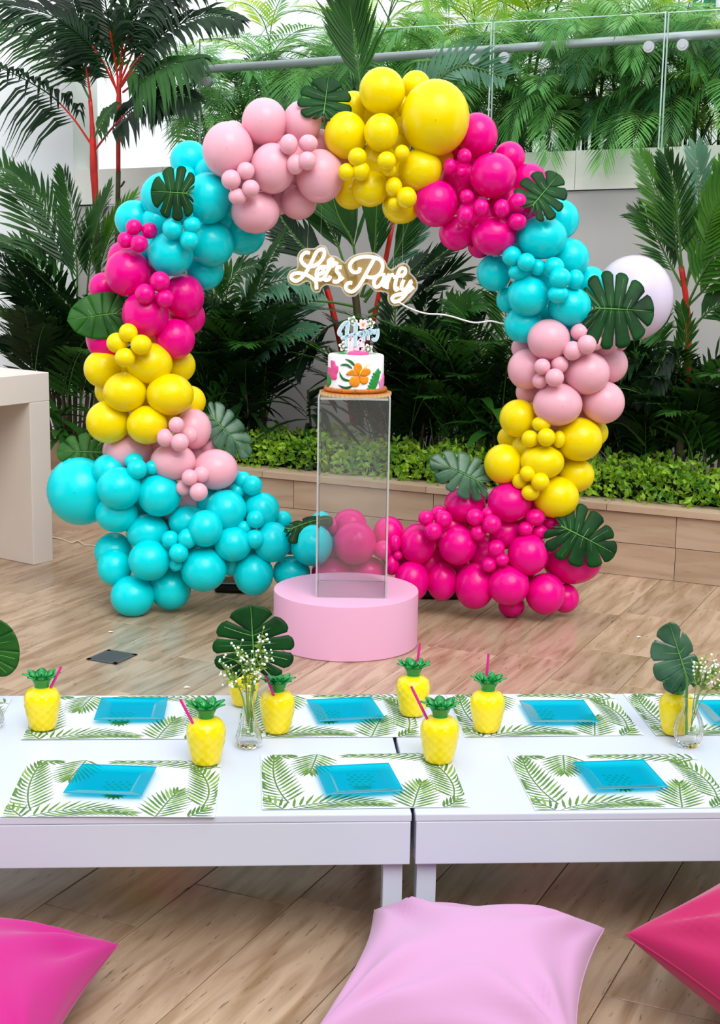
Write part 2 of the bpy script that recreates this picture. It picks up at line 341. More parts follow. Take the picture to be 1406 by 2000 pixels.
# ------------------------------------------------------------------ glass balustrade with handrail
NG = NB-.14
gtop = line((1000, 42), (1300, 25), NG); gbot = line((1100, 347), (1290, 337), NG)
edges_px = [(388, 190), (958, 190), (1294, 190), (1560, 190)]
es = [on(x, y, NG)[0] for x, y in edges_px]; es[-1] = SR
glab = ['clear glass balustrade panel above the pink and yellow top of the arch', 'clear glass balustrade panel in front of the broad mass of palms', 'clear glass balustrade panel at the far right under the exit sign']
for i in range(3):
    a, b = es[i]+.008, es[i+1]-.008
    g = thing('glass_panel', glab[i], 'glass panel', W((a+b)/2, NG, gbot((a+b)/2)), group='balustrade glass panels'); gb = V(g.location)
    m = MB(); q = [W(s2, n, f(s2))-gb for n in (NG-.005, NG+.005) for s2, f in ((a, gbot), (b, gbot), (b, gtop), (a, gtop))]
    m.add(q, [(0, 1, 2, 3), (7, 6, 5, 4)]); pn_ = m.build('pane', 'glass_pane', g)
    m = MB(); e = .004
    for s2 in (a, b):
        m.tube([W(s2, NG, gbot(s2))-gb, W(s2, NG, gtop(s2))-gb], .0042, 6)
    m.tube([W(a, NG, gtop(a))-gb, W(b, NG, gtop(b))-gb], .003, 6)
    m.build('polished_edge', 'glass_edge', pn_)
rail = line((800, 108), (1406, 66), NG+.07); ra, rb = on(385, 136, NG+.07)[0], SR
hr = thing('handrail', 'round brushed steel handrail fixed behind the glass balustrade', 'handrail', W(ra, NG+.07, rail(ra))); hb = V(hr.location)
MB().tube([W(ra, NG+.07, rail(ra))-hb, W(rb, NG+.07, rail(rb))-hb], .023, 14).build('rail_tube', 'steel', hr, smooth=True)
for x, y in ((405, 160), (928, 116), (986, 113), (1268, 92), (1334, 88)):
    p = pn(x, y, NG); m = MB(); nv = -NW
    m.tube([p+NW*.07+V((0, 0, .02))-hb, p+NW*.05-hb, p-hb], .012, 8); sf = m.build('standoff', 'steel', hr)
    m = MB(); m.tube([p+NW*.012-hb, p-NW*.018-hb], .028, 18); m.tube([p-NW*.018-hb, p-NW*.022-hb], .016, 14); m.build('disc', 'steel', sf)

# exit sign on the far wall
es_c = pn(1376, -4, 10.28); ex = thing('exit_sign', 'green exit sign with white running figure and arrow on far wall', 'sign', es_c)
ex.rotation_euler = (0, 0, math.atan2(EW.y, EW.x)); u = mpp(es_c)
MB().box((0, 0, 0), (44*u, .02, 44*u)).build('board', 'exit_green', ex)
m = MB(); yy = -.0115
def bar(a, b, wd): 
    a, b = V((a[0]*u, yy, a[1]*u)), V((b[0]*u, yy, b[1]*u)); d = (b-a).normalized(); n = V((-d.z, 0, d.x))*wd*u/2
    m.add([a-n, b-n, b+n, a+n], [(0, 1, 2, 3)])
bar((-10, 12), (-6, 2), 5); bar((-6, 3), (-9, -6), 4); bar((-9, -6), (-15, -8), 3); bar((-6, 2), (-2, -5), 4); bar((-2, -5), (-4, -12), 3); bar((-9, 9), (-15, 4), 2.4); bar((-9, 10), (-1, 5), 2.4)
bar((3, 2), (16, 2), 2.6); bar((16, 2), (12, 6), 2.4); bar((16, 2), (12, -2), 2.4); bar((-20, -14), (20, -14), 1.0)
m.sphere((-8*u, yy, 16*u), 3*u, 10, 6); m.build('pictogram', 'exit_white', ex)

# ------------------------------------------------------------------ plants
def frond_mesh(path, leaf_len, n, wd, nrm, ang=(62, 25), droop=.25, rr=.006, seed=0, both=True, mats=('palm_mid', 'stem_green'), start=.12, fold=.25, jit=6, name='frond', side=None):
    """path: points of the midrib; leaflets left and right of it, arching down"""
    r = random.Random(seed); mb = MB(); P = cat_rom(path, 6); k = len(P)
    kr = max(3, int(k*.42)) if mats[1] == 'stem_red' else k; R__ = [rr*(1-.75*i/(k-1)) for i in range(k)]
    mb.tube(P[:kr], R__[:kr], 5, 1, cap=False)
    if kr < k: mb.tube(P[kr-1:], R__[kr-1:], 5, 0, cap=False)
    nrm = V(nrm).normalized()
    for i in range(n):
        t = start+(1-start)*(i+.5)/n; fi = t*(k-1); i0 = min(int(fi), k-2); p = P[i0].lerp(P[i0+1], fi-i0); T = (P[min(i0+2, k-1)]-P[max(i0-1, 0)]).normalized()
        if side is not None: S = V(side); nrm = T.cross(S).normalized()
        else: S = T.cross(nrm); S = S.normalized() if S.length > .05 else V((1, 0, 0))
        a = math.radians(ang[0]+(ang[1]-ang[0])*t); prof = (math.sin(math.pi*min(1, .22+.72*t)))**.6
        for sg in (-1, 1):
            aa = a+math.radians(r.uniform(-jit, jit)); d = (T*math.cos(aa)+S*sg*math.sin(aa)+nrm*fold*math.sin(aa)).normalized()
            L = leaf_len*prof*r.uniform(.88, 1.08); g = V((0, 0, -1))*L*droop*r.uniform(.7, 1.3)
            sv = d.cross(nrm).normalized()*wd/2*(.6+.4*prof)
            a1 = p+d*L*.35+g*.1; a2 = p+d*L*.7+g*.45; tip = p+d*L+g
            mb.add([p, a1+sv, a1-sv, a2+sv*.75, a2-sv*.75, tip], [(0, 1, 2), (1, 3, 4, 2), (3, 5, 4)])
    return mb.mesh(name, mats)
def arch_path(L, rise, fall, n=5):
    """midrib lying in the local xz plane: climbs then bends over"""
    pts = []; a = rise; p = V((0, 0, 0)); st = L/(n*3)
    for i in range(n*3+1):
        if i % 3 == 0: pts.append(p.copy())
        p = p+V((math.cos(a), 0, math.sin(a)))*st; a -= (rise+fall)/(n*3)
    return pts
def lib(kind, count, Ls, leaf, n, wd, mats, rises, falls, droop, **kw):
    r = random.Random(hash(kind) % 1000 if False else len(kind)*13); out = []
    for i in range(count):
        L = r.uniform(*Ls); pth = arch_path(L, math.radians(r.uniform(*rises)), math.radians(r.uniform(*falls)))
        out.append(frond_mesh(pth, leaf*L, n, wd, (-.35, 0, 1), side=(0, 1, 0), droop=droop*r.uniform(.7, 1.3), seed=i, mats=mats, **kw))
    return out
def place(me, parent, p, az, tilt=0, sc=1, name='frond'):
    o = obj(name, me, parent); o.location = p; o.rotation_euler = (0, tilt, az); o.scale = (sc,)*3; return o

# areca palms behind the parapet
AR = {k: lib(k, 7, (.8, 1.1), .28, 34, .015, (k, 'stem_green'), (60, 85), (15, 60), .25, ang=(62, 28), rr=.005, jit=2) for k in ('areca', 'areca_yellow', 'areca_deep')}
AH = {k: lib(k+'_h', 7, (.75, 1.0), .30, 32, .015, (k, 'stem_green'), (55, 80), (60, 92), .30, ang=(66, 30), rr=.005, jit=2, fold=.12) for k in ('areca', 'areca_yellow', 'areca_deep')}
r = random.Random(21); ar_n = 0
side_words = ['pale areca palm leaning against the white wall at the left end of the rail', 'areca palm behind the pale pink balloons', 'areca palm with hanging fronds left of the monstera leaf on top',
 'areca palm rising behind the topmost monstera leaf', 'bright areca palm above the yellow balloons', 'areca palm behind the largest yellow balloon', 'areca palm just right of the largest yellow balloon', 'areca palm above the hot pink top balloons',
 'areca palm left of the middle of the glass panel', 'areca palm with white lit hanging fronds mid panel', 'areca palm whose fronds droop over the parapet', 'areca palm right of the drooping fronds', 'areca palm behind the right glass joint', 'areca palm below the exit sign', 'yellowish areca palm at the right frame edge', 'areca palm beyond the right frame edge']
rear_words = ['lime sunlit areca palm at the back left of the planting', 'lime sunlit areca palm at the back behind the tall fan frond', 'lime sunlit areca palm at the back above the large yellow balloon', 'lime sunlit areca palm at the back left of centre panel', 'lime sunlit areca palm at the back of the centre panel', 'lime sunlit areca palm at the back right of centre panel', 'tall thin areca palm at the back left of the exit sign', 'lime sunlit areca palm at the back under the exit sign']
def areca(x, n, h, kind, label, cnt, seed, sc=1):
    r = random.Random(seed); s_ = on(x, 290, n)[0]; b = W(s_, n, lip(min(s_, SR))-.06); t = thing('areca_palm', label, 'palm', b, group='areca palms behind the glass')
    ncane = 5; m = MB(); tops = []
    for c in range(ncane):
        q = V((r.uniform(-.16, .16), r.uniform(-.12, .12), h*(.15+.85*c/(ncane-1)))); m.tube([V((q.x*.5, q.y*.5, 0)), q*.5, q], .009, 6); tops.append(q)
    m.build('cane', 'stem_green', t, smooth=True)
    for i in range(cnt):
        kk = kind if r.random() < .7 else 'areca'
        if r.random() < (.68 if kind != 'areca_yellow' else .35): me = r.choice(AH[kk]); az = -math.pi/2-.42+r.uniform(-1.25, 1.25)
        else: me = r.choice(AR[kk]); az = 2*math.pi*i/cnt+r.uniform(-.3, .3)
        place(me, t, r.choice(tops), az, r.uniform(-.2, .3), sc*r.uniform(.75, 1.0))
for i, x in enumerate([425, 500, 575, 650, 730, 810, 890, 960, 1030, 1095, 1160, 1225, 1290, 1350, 1410, 1475]):
    areca(x, 8.02+.14*(i % 3), .52+.1*((i*7) % 4)/3, ('areca', 'areca_deep', 'areca')[i % 3] if i not in (14,) else 'areca_yellow', side_words[i], 18, 100+i, .82)
for i, x in enumerate([560, 680, 800, 900, 1010, 1120, 1215, 1330]):
    areca(x, 8.75+.15*(i % 2), .85+.2*((i*5) % 3)/2, 'areca_yellow' if i != 6 else 'areca', rear_words[i], 18, 200+i, .95)

def pxpath(pts, na, nb=None):
    nb = na if nb is None else nb; k = len(pts)-1
    return [pn(x, y, na+(nb-na)*i/k) for i, (x, y) in enumerate(pts)]
def stem(t, name, pts, rad, mt, tb):
    MB().tube([p-tb for p in cat_rom(pts, 4)], rad, 10).build(name, mt, t, smooth=True)
FACE = -NW*.75+V((0, 0, .66))
def fr(t, tb, pts, na, nb, leaf_px, n, wd, mats=('palm_mid', 'stem_green'), nrm=FACE, droop=.3, ang=(62, 22), rr=.007, seed=0, **kw):
    P = pxpath(pts, na, nb); L = leaf_px*mpp(P[0])
    me = frond_mesh([p-tb for p in P], L, n, wd, nrm, ang, droop, rr, seed, mats=mats, **kw); return obj('frond', me, t)

# two tall red-stemmed palms, left
tb = pn(190, 800, 7.3); tb.z = .27
t = thing('lipstick_palm', 'tall palm with bright red leaf sheath, left of the two', 'palm', tb)
stem(t, 'trunk', [tb, pn(193, 600, 7.3), pn(189, 440, 7.3), pn(189, 412, 7.3)], .017, 'stem_brown', tb)
stem(t, 'red_sheath', [pn(189, 418, 7.3), pn(184, 350, 7.3), pn(182, 296, 7.3), pn(180, 250, 7.3), pn(176, 195, 7.3)], [.02]*4+[.022]*4+[.019]*3+[.015]*2+[.012]*4, 'stem_red', tb)
DK = ('palm_dark', 'stem_red'); DG = ('palm_dark', 'stem_green'); MG = ('palm_mid', 'stem_green')
fr(t, tb, [(178, 200), (168, 130), (152, 40), (120, -60)], 7.3, 7.2, 112, 36, .032, DK, droop=.7, ang=(50, 20), seed=1)
fr(t, tb, [(180, 285), (140, 228), (90, 180), (0, 132), (-40, 128)], 7.3, 7.1, 95, 30, .032, DK, droop=1.0, ang=(70, 30), seed=2, start=.2)
fr(t, tb, [(186, 292), (226, 242), (270, 205), (335, 183), (385, 195)], 7.3, 7.1, 85, 30, .032, DK, droop=.5, ang=(65, 25), seed=3, start=.2)
fr(t, tb, [(183, 270), (205, 225), (225, 205)], 7.3, 7.2, 55, 12, .028, MG, droop=.6, seed=4)
fr(t, tb, [(176, 195), (130, 110), (60, 60), (-20, 40)], 7.3, 7.3, 105, 32, .030, MG, droop=.6, ang=(60, 25), seed=5)
tb = pn(232, 800, 7.35); tb.z = .27
t = thing('lipstick_palm', 'tall palm with red sheath over brown trunk, right of the two', 'palm', tb)
stem(t, 'trunk', [tb, pn(226, 600, 7.35), pn(229, 460, 7.35), pn(231, 335, 7.35)], .014, 'stem_brown', tb)
stem(t, 'red_sheath', [pn(231, 340, 7.35), pn(231, 270, 7.35), pn(232, 215, 7.35), pn(232, 150, 7.35)], [.013]*5+[.016]*5+[.013]*3, 'stem_red', tb)
stem(t, 'stub', [pn(231, 368, 7.35), pn(238, 362, 7.35), pn(243, 354, 7.35)], .006, 'stem_brown', tb)
for k, (pts, lp, dr, nb) in enumerate([
  ([(230, 185), (212, 130), (185, 70), (110, -50)], 100, .55, 7.3), ([(235, 165), (270, 115), (320, 65), (400, 30), (465, 38)], 72, .45, 7.2),
  ([(233, 160), (240, 80), (262, -40), (270, -80)], 105, .6, 7.3), ([(240, 180), (280, 150), (330, 125), (392, 112)], 82, .8, 7.1),
  ([(228, 175), (180, 90), (100, 30), (0, 5)], 85, .6, 7.0), ([(234, 160), (275, 70), (330, -10), (360, -60)], 90, .6, 7.35), ([(236, 170), (262, 140), (300, 160), (320, 200)], 60, .5, 7.2),
  ([(232, 165), (215, 60), (200, -30), (195, -70)], 95, .6, 7.15), ([(232, 165), (255, 60), (310, -20), (420, -60)], 95, .7, 7.3)]):
    fr(t, tb, pts, 7.35, nb, lp*1.2, 36, .032, DK if k % 3 else ('palm_mid', 'stem_red'), droop=dr, ang=(58, 22), seed=20+k, start=.18)

# clumps made of a frond library
LB = {k: lib(k, 6, (.8, 1.1), .30, 20, .028, (k, 'stem_green'), (74, 90), (-45, 10), .18, ang=(56, 22), rr=.006, fold=.15) for k in ('palm_dark', 'palm_mid')}
def clump(name, label, x, y, n, cnt, sc, kinds, seed, tilt=(-.12, .22), spread=.2, front=.25, zlift=.0):
    b = pn(x, y, n); b.z = .26; t = thing(name, label, 'palm', b); r = random.Random(seed); m = MB()
    for i in range(cnt):
        p = V((r.uniform(-spread, spread), r.uniform(-spread, spread)*.6, r.uniform(0, .25)+zlift)); az = math.pi*1.5-.42+r.uniform(-1.5, 1.5)
        m.tube([V((p.x*.6, p.y*.6, 0)), p], .009, 5)
        place(r.choice(LB[r.choice(kinds)]), t, p, az, r.uniform(*tilt), sc*r.uniform(.75, 1.1))
    m.build('stems', 'stem_brown', t); return t, b
t, tb = clump('bush_palm', 'dense dark palm clump at the left above the white counter', 140, 800, 7.29, 38, .95, ['palm_dark', 'palm_dark', 'palm_mid'], 31, zlift=.15)
for k, (pts, lp, mt) in enumerate([
  ([(150, 640), (118, 540), (70, 440), (10, 345), (-40, 300)], 95, MG), ([(160, 620), (130, 500), (85, 400), (30, 340)], 90, MG), ([(140, 700), (95, 620), (40, 570), (-10, 548)], 62, DG),
  ([(135, 730), (90, 700), (40, 680), (0, 668)], 50, DG), ([(150, 640), (150, 520), (140, 420), (125, 340)], 80, MG), ([(165, 640), (175, 520), (190, 440), (215, 370)], 80, MG),
  ([(170, 620), (195, 520), (220, 450), (262, 385)], 80, ('palm_bright', 'stem_green')), ([(150, 660), (110, 560), (60, 500), (0, 470)], 70, MG)]):
    fr(t, tb, pts, 7.25, 7.05, lp, 26, .026, mt, droop=.12, ang=(52, 20), seed=40+k, start=.25)
t, tb = clump('bush_palm', 'dark feathery palm clump between the left balloons and the cake', 455, 820, 7.29, 44, .92, ['palm_dark', 'palm_dark', 'palm_mid'], 32, zlift=.12)
for k, (pts, lp, mt) in enumerate([([(450, 700), (440, 600), (455, 540), (500, 515)], 80, MG), ([(460, 680), (490, 580), (560, 545), (620, 560)], 75, ('palm_blue', 'stem_green')), ([(440, 690), (425, 590), (410, 540), (380, 520)], 75, MG),
  ([(470, 690), (520, 610), (600, 560), (640, 545)], 70, DG), ([(470, 680), (495, 600), (520, 520), (555, 455)], 60, MG), ([(460, 760), (500, 690), (560, 650), (620, 640)], 55, ('palm_blue', 'stem_green')), ([(440, 740), (430, 650), (400, 600), (350, 590)], 70, DG)]):
    fr(t, tb, pts, 7.2, 7.0, lp, 24, .024, mt, droop=.3, ang=(60, 24), seed=60+k, start=.2)
# centre palm behind the neon sign
tb = pn(700, 800, 7.3); tb.z = .26; t = thing('fan_palm', 'upright red-stemmed palm fanning out behind the neon sign', 'palm', tb)
for k, (pts, wd) in enumerate([([(690, 830), (670, 700), (648, 600), (632, 545)], .016), ([(705, 830), (712, 700), (735, 600), (768, 430)], .013), ([(700, 830), (700, 650), (690, 540)], .02)]):
    stem(t, 'red_stem' if k < 2 else 'trunk', pxpath(pts, 7.3), wd, 'stem_red' if k < 2 else 'stem_brown', tb)
BK = ('palm_dark', 'stem_green'); BL = ('palm_blue', 'stem_green')
for k, (pts, lp, mt, wd, an) in enumerate([
  ([(690, 580), (640, 520), (590, 480), (545, 420), (520, 380)], 95, BK, .045, (40, 12)), ([(690, 580), (660, 480), (625, 400), (600, 300)], 110, MG, .045, (34, 12)), ([(695, 580), (690, 480), (660, 420), (640, 340)], 110, MG, .045, (30, 12)),
  ([(705, 580), (730, 500), (735, 430), (740, 330)], 110, MG, .045, (30, 12)), ([(710, 580), (765, 520), (810, 460), (850, 400)], 100, BL, .04, (36, 14)), ([(712, 590), (770, 500), (800, 430), (815, 360)], 100, MG, .035, (32, 12)),
  ([(700, 600), (640, 590), (570, 590), (520, 620)], 90, BL, .03, (55, 22)), ([(700, 620), (640, 640), (600, 680), (580, 720)], 80, DG, .03, (55, 22)), ([(720, 610), (790, 560), (860, 500), (905, 470)], 80, DG, .03, (40, 16)), ([(720, 620), (800, 590), (870, 540), (900, 545)], 80, DG, .03, (40, 18)),
  ([(720, 640), (780, 640), (850, 660), (900, 700)], 85, DG, .03, (55, 22))]):
    fr(t, tb, pts, 7.3, 7.15, lp, 26, wd*.72, mt, droop=.06, ang=an, rr=.009, seed=80+k, start=.3)
# tall fan frond above the arch
fr(t, tb, [(712, 400), (708, 230), (700, 130), (690, 60), (683, 10)], 7.3, 7.2, 130, 24, .034, ('palm_mid', 'stem_green'), droop=.05, ang=(48, 10), rr=.009, seed=97, start=.4)
fr(t, tb, [(712, 400), (760, 260), (830, 180), (900, 130), (985, 150)], 7.3, 7.1, 95, 24, .024, BL, droop=.1, ang=(75, 40), rr=.009, seed=98, start=.4)
t, tb = clump('bush_palm', 'dark palm clump right of the cake stand', 800, 830, 7.29, 40, .85, ['palm_dark', 'palm_dark', 'palm_mid'], 33, zlift=.08)
for k, (pts, lp, mt) in enumerate([([(790, 760), (830, 680), (880, 640), (935, 620)], 70, DG), ([(800, 740), (850, 640), (900, 600), (950, 590)], 75, MG), ([(770, 740), (770, 640), (780, 560), (830, 500)], 70, DG)]):
    fr(t, tb, pts, 7.25, 7.05, lp, 22, .024, mt, droop=.15, ang=(55, 20), seed=110+k, start=.2)
t, tb = clump('bush_palm', 'feathery palm clump behind the right column of balloons', 950, 840, 7.29, 30, .85, ['palm_dark', 'palm_mid'], 34, zlift=.08)
for k, (pts, lp, mt) in enumerate([([(960, 800), (940, 690), (915, 630), (880, 590)], 75, MG), ([(970, 790), (990, 690), (985, 600), (960, 540)], 80, MG), ([(930, 800), (890, 720), (840, 690), (800, 700)], 65, DG)]):
    fr(t, tb, pts, 7.2, 7.0, lp, 24, .02, mt, droop=.15, ang=(58, 22), seed=120+k, start=.2)
# broad-leaved shrubs
def strap_leaf(mb, p, d, L, wd, bend, seed):
    d = d.normalized(); s = d.cross(V((0, 0, 1))); s = s.normalized() if s.length > .05 else V((1, 0, 0)); k = 6; vv = []
    for i in range(k+1):
        t_ = i/k; c = p+d*L*t_+V((0, 0, -1))*bend*L*t_*t_; ww = wd*math.sin(math.pi*(.08+.9*t_))**.8; up = V((0, 0, 1))*ww*.25
        vv += [c-s*ww+up, c, c+s*ww+up]
    mb.add(vv, [q for i in range(k) for q in ((i*3, i*3+1, i*3+4, i*3+3), (i*3+1, i*3+2, i*3+5, i*3+4))])
def shrub(label, x, y, n, cnt, L, wd, mt, seed, h=.35):
    b = pn(x, y, n); b.z = .27; t = thing('leafy_shrub', label, 'shrub', b); r = random.Random(seed); m = MB(); m.tube([(0, 0, 0), (.02, 0, h*.5), (0, .01, h)], .006, 6); m.build('stem', 'stem_brown', t)
    for i in range(cnt):
        az = r.uniform(0, 6.28); el = r.uniform(-.2, 1.0); q = MB(); strap_leaf(q, V((0, 0, h*r.uniform(.3, 1))), V((math.cos(az)*math.cos(el), math.sin(az)*math.cos(el), math.sin(el))), L*r.uniform(.7, 1.1), wd*r.uniform(.8, 1.1), r.uniform(.2, .9), i); q.build('leaf', mt, t, smooth=True)
shrub('small dark strap-leaved shrub left of the clear pedestal', 600, 860, 7.0, 20, .38, .028, 'palm_dark', 1, .45)
shrub('broad green leaved shrub beside the right yellow balloons', 960, 850, 6.98, 26, .30, .034, 'palm_mid', 2, .42)
shrub('dark strap-leaved shrub beside the left yellow balloons', 480, 850, 7.0, 34, .36, .018, 'palm_dark', 3, .40)
shrub('low dark shrub behind the white counter corner', 120, 850, 7.0, 22, .30, .03, 'palm_mid', 4, .25)
# right palm
tb = pn(1322, 900, 7.15); tb.z = .26; t = thing('lipstick_palm', 'red-stemmed palm with bright green fronds at the right edge', 'palm', tb)
stem(t, 'red_sheath', [pn(1333, 850, 7.15), pn(1342, 720, 7.15), pn(1344, 640, 7.15), pn(1338, 570, 7.15), pn(1330, 520, 7.15)], [.019]*5+[.017]*5+[.014]*7, 'stem_red', tb)
stem(t, 'trunk', [tb, pn(1328, 870, 7.15), pn(1333, 845, 7.15)], .02, 'stem_brown', tb)
BR = ('palm_bright', 'stem_green')
for k, (pts, lp, mt, dr, wd, nb) in enumerate([
  ([(1330, 530), (1312, 450), (1285, 380), (1250, 300)], 75, BR, .08, .022, 7.1), ([(1333, 540), (1325, 450), (1318, 370), (1300, 310)], 80, MG, .08, .022, 7.0), ([(1338, 560), (1370, 470), (1400, 400), (1440, 330)], 95, BR, .15, .034, 7.0),
  ([(1340, 600), (1380, 520), (1420, 480), (1480, 460)], 95, BR, .3, .034, 6.95), ([(1340, 560), (1360, 450), (1365, 360), (1360, 290)], 80, BL, .08, .024, 7.2), ([(1342, 650), (1395, 600), (1430, 600), (1470, 640)], 90, MG, .3, .03, 7.0),
  ([(1332, 560), (1300, 500), (1270, 440), (1240, 420)], 70, MG, .1, .018, 7.1), ([(1340, 640), (1290, 640), (1250, 670), (1215, 720)], 75, MG, .2, .022, 7.0), ([(1342, 660), (1310, 680), (1280, 730), (1260, 780)], 70, DG, .2, .024, 6.95), ([(1342, 600), (1390, 540), (1410, 420), (1420, 300)], 95, BR, .1, .034, 7.05)]):
    fr(t, tb, pts, 7.15, nb, lp, 24, wd, mt, droop=dr, ang=(48, 18), seed=140+k, start=.15)
t, tb = clump('bush_palm', 'dark spiky palm clump under the pale round balloon', 1270, 880, 7.3, 38, .8, ['palm_dark', 'palm_dark', 'palm_mid'], 35, zlift=.05)
for k, (pts, lp, mt) in enumerate([([(1280, 850), (1270, 740), (1285, 660), (1300, 600)], 70, MG), ([(1275, 850), (1245, 760), (1230, 700), (1225, 640)], 70, MG), ([(1300, 850), (1320, 740), (1340, 660), (1330, 600)], 60, MG), ([(1260, 870), (1220, 830), (1190, 830), (1160, 850)], 55, DG)]):
    fr(t, tb, pts, 7.15, 7.0, lp, 24, .02, mt, droop=.1, ang=(45, 16), seed=160+k, start=.1)
clump('bush_palm', 'dark palm clump at the right edge behind the hedge', 1390, 900, 7.3, 26, .8, ['palm_dark', 'palm_mid'], 36, zlift=.05)

# ------------------------------------------------------------------ white portal-shaped counter, far left
A = pz(66, 1104, 0); B = pz(104, 1095, 0); u_ = (B-A); u_.z = 0; lw = u_.length; u_.normalize(); v_ = V((-u_.y, u_.x, 0))
HC = pY(101, 727, B.y).z; bt = pY(61, 787, A.y).z
ct = thing('counter', 'white portal-shaped stone counter at the left edge', 'counter', A)
def cbox(name, a0, a1, b0, b1, z0, z1, mt='counter'):
    m = MB(); rot = Matrix((u_, v_, V((0, 0, 1)))).transposed(); c = u_*(a0+a1)/2+v_*(b0+b1)/2+V((0, 0, (z0+z1)/2)); m.box(c, (a1-a0, b1-b0, z1-z0), rot); return bevel(m.build(name, mt, ct), .003)
cbox('leg_panel', 0, lw, 0, .48, 0, bt); cbox('counter_top', -1.5, lw, 0, .48, bt, HC); cbox('back_panel', -1.5, 0, .44, .47, .0, bt, 'travertine_wall')
# small white bag on the curved planter, cable on floor
bgp = pn(118, 905, 6.9); m = MB(); rr_ = random.Random(2)
prof = [(.001, 0), (.07, .01), (.085, .05), (.06, .10), (.03, .13), (.045, .16), (.001, .165)]
m.lathe(prof, 22, fn=lambda r0, z, q: r0*(1+.18*math.sin(5*q+z*40)+.1*math.sin(9*q)))
zb = .31; bag = m.build('plastic_bag', 'bag_white', smooth=True, loc=V(cu.location)+V((-.06, -.53, .30))); tag(bag, 'small crumpled white plastic bag behind the left turquoise balloons', 'bag')
pts = [pz(x, y, .004)+V((0, 0, .002*math.sin(i*2))) for i, (x, y) in enumerate([(60, 1040), (104, 1050), (125, 1054), (140, 1060), (152, 1057), (165, 1064), (180, 1065), (205, 1072)])]
tag(MB().tube(cat_rom(pts, 5), .004, 6).build('cable', 'cable_tan', smooth=True), 'pale twisted cable lying on the floor by the counter', 'cable')
# drain grate
gc = [pz(x, y, 0) for x, y in ((168, 1289), (212, 1270), (271, 1280), (224, 1298))]; gcen = sum(gc, V())/4
ga = math.atan2((gc[1]-gc[0]).y, (gc[1]-gc[0]).x); gl = .5*((gc[1]-gc[0]).length+(gc[2]-gc[3]).length); gw = .5*((gc[3]-gc[0]).length+(gc[2]-gc[1]).length)
gr = thing('drain_grate', 'square dark steel floor drain grate', 'drain grate', gcen, ga); m = MB()
for sx in (-1, 1): m.box((sx*(gl/2-.008), 0, .0015), (.016, gw, .005)); m.box((0, sx*(gw/2-.008), .0015), (gl, .016, .005))
m.build('frame', 'dark_steel', gr); m = MB()
for i in range(12): m.box((-gl/2+.02+(gl-.04)*i/11, 0, .0015), (.006, gw-.03, .004))
for i in range(12): m.box((0, -gw/2+.02+(gw-.04)*i/11, .002), (gl-.03, .006, .004))
m.build('mesh_bars', 'dark_steel', gr)
MB().box((0, 0, .0), (gl-.02, gw-.02, .002)).build('sump', 'black_plastic', gr)
for i, (x, y, lab) in enumerate([(216, 1235, 'tiny white petal on the floor left of the drain'), (365, 1343, 'small curled white petal on the floor near the table'), (1248, 1245, 'tiny white petal on the floor at right')]):
    m = MB(); c = pz(x, y, .002); m.add([(-.012, 0, 0), (-.003, .008, .004), (.012, .003, .001), (.003, -.006, .003)], [(0, 1, 2, 3)]); tag(m.build('petal', 'petal', loc=c), lab, 'petal')

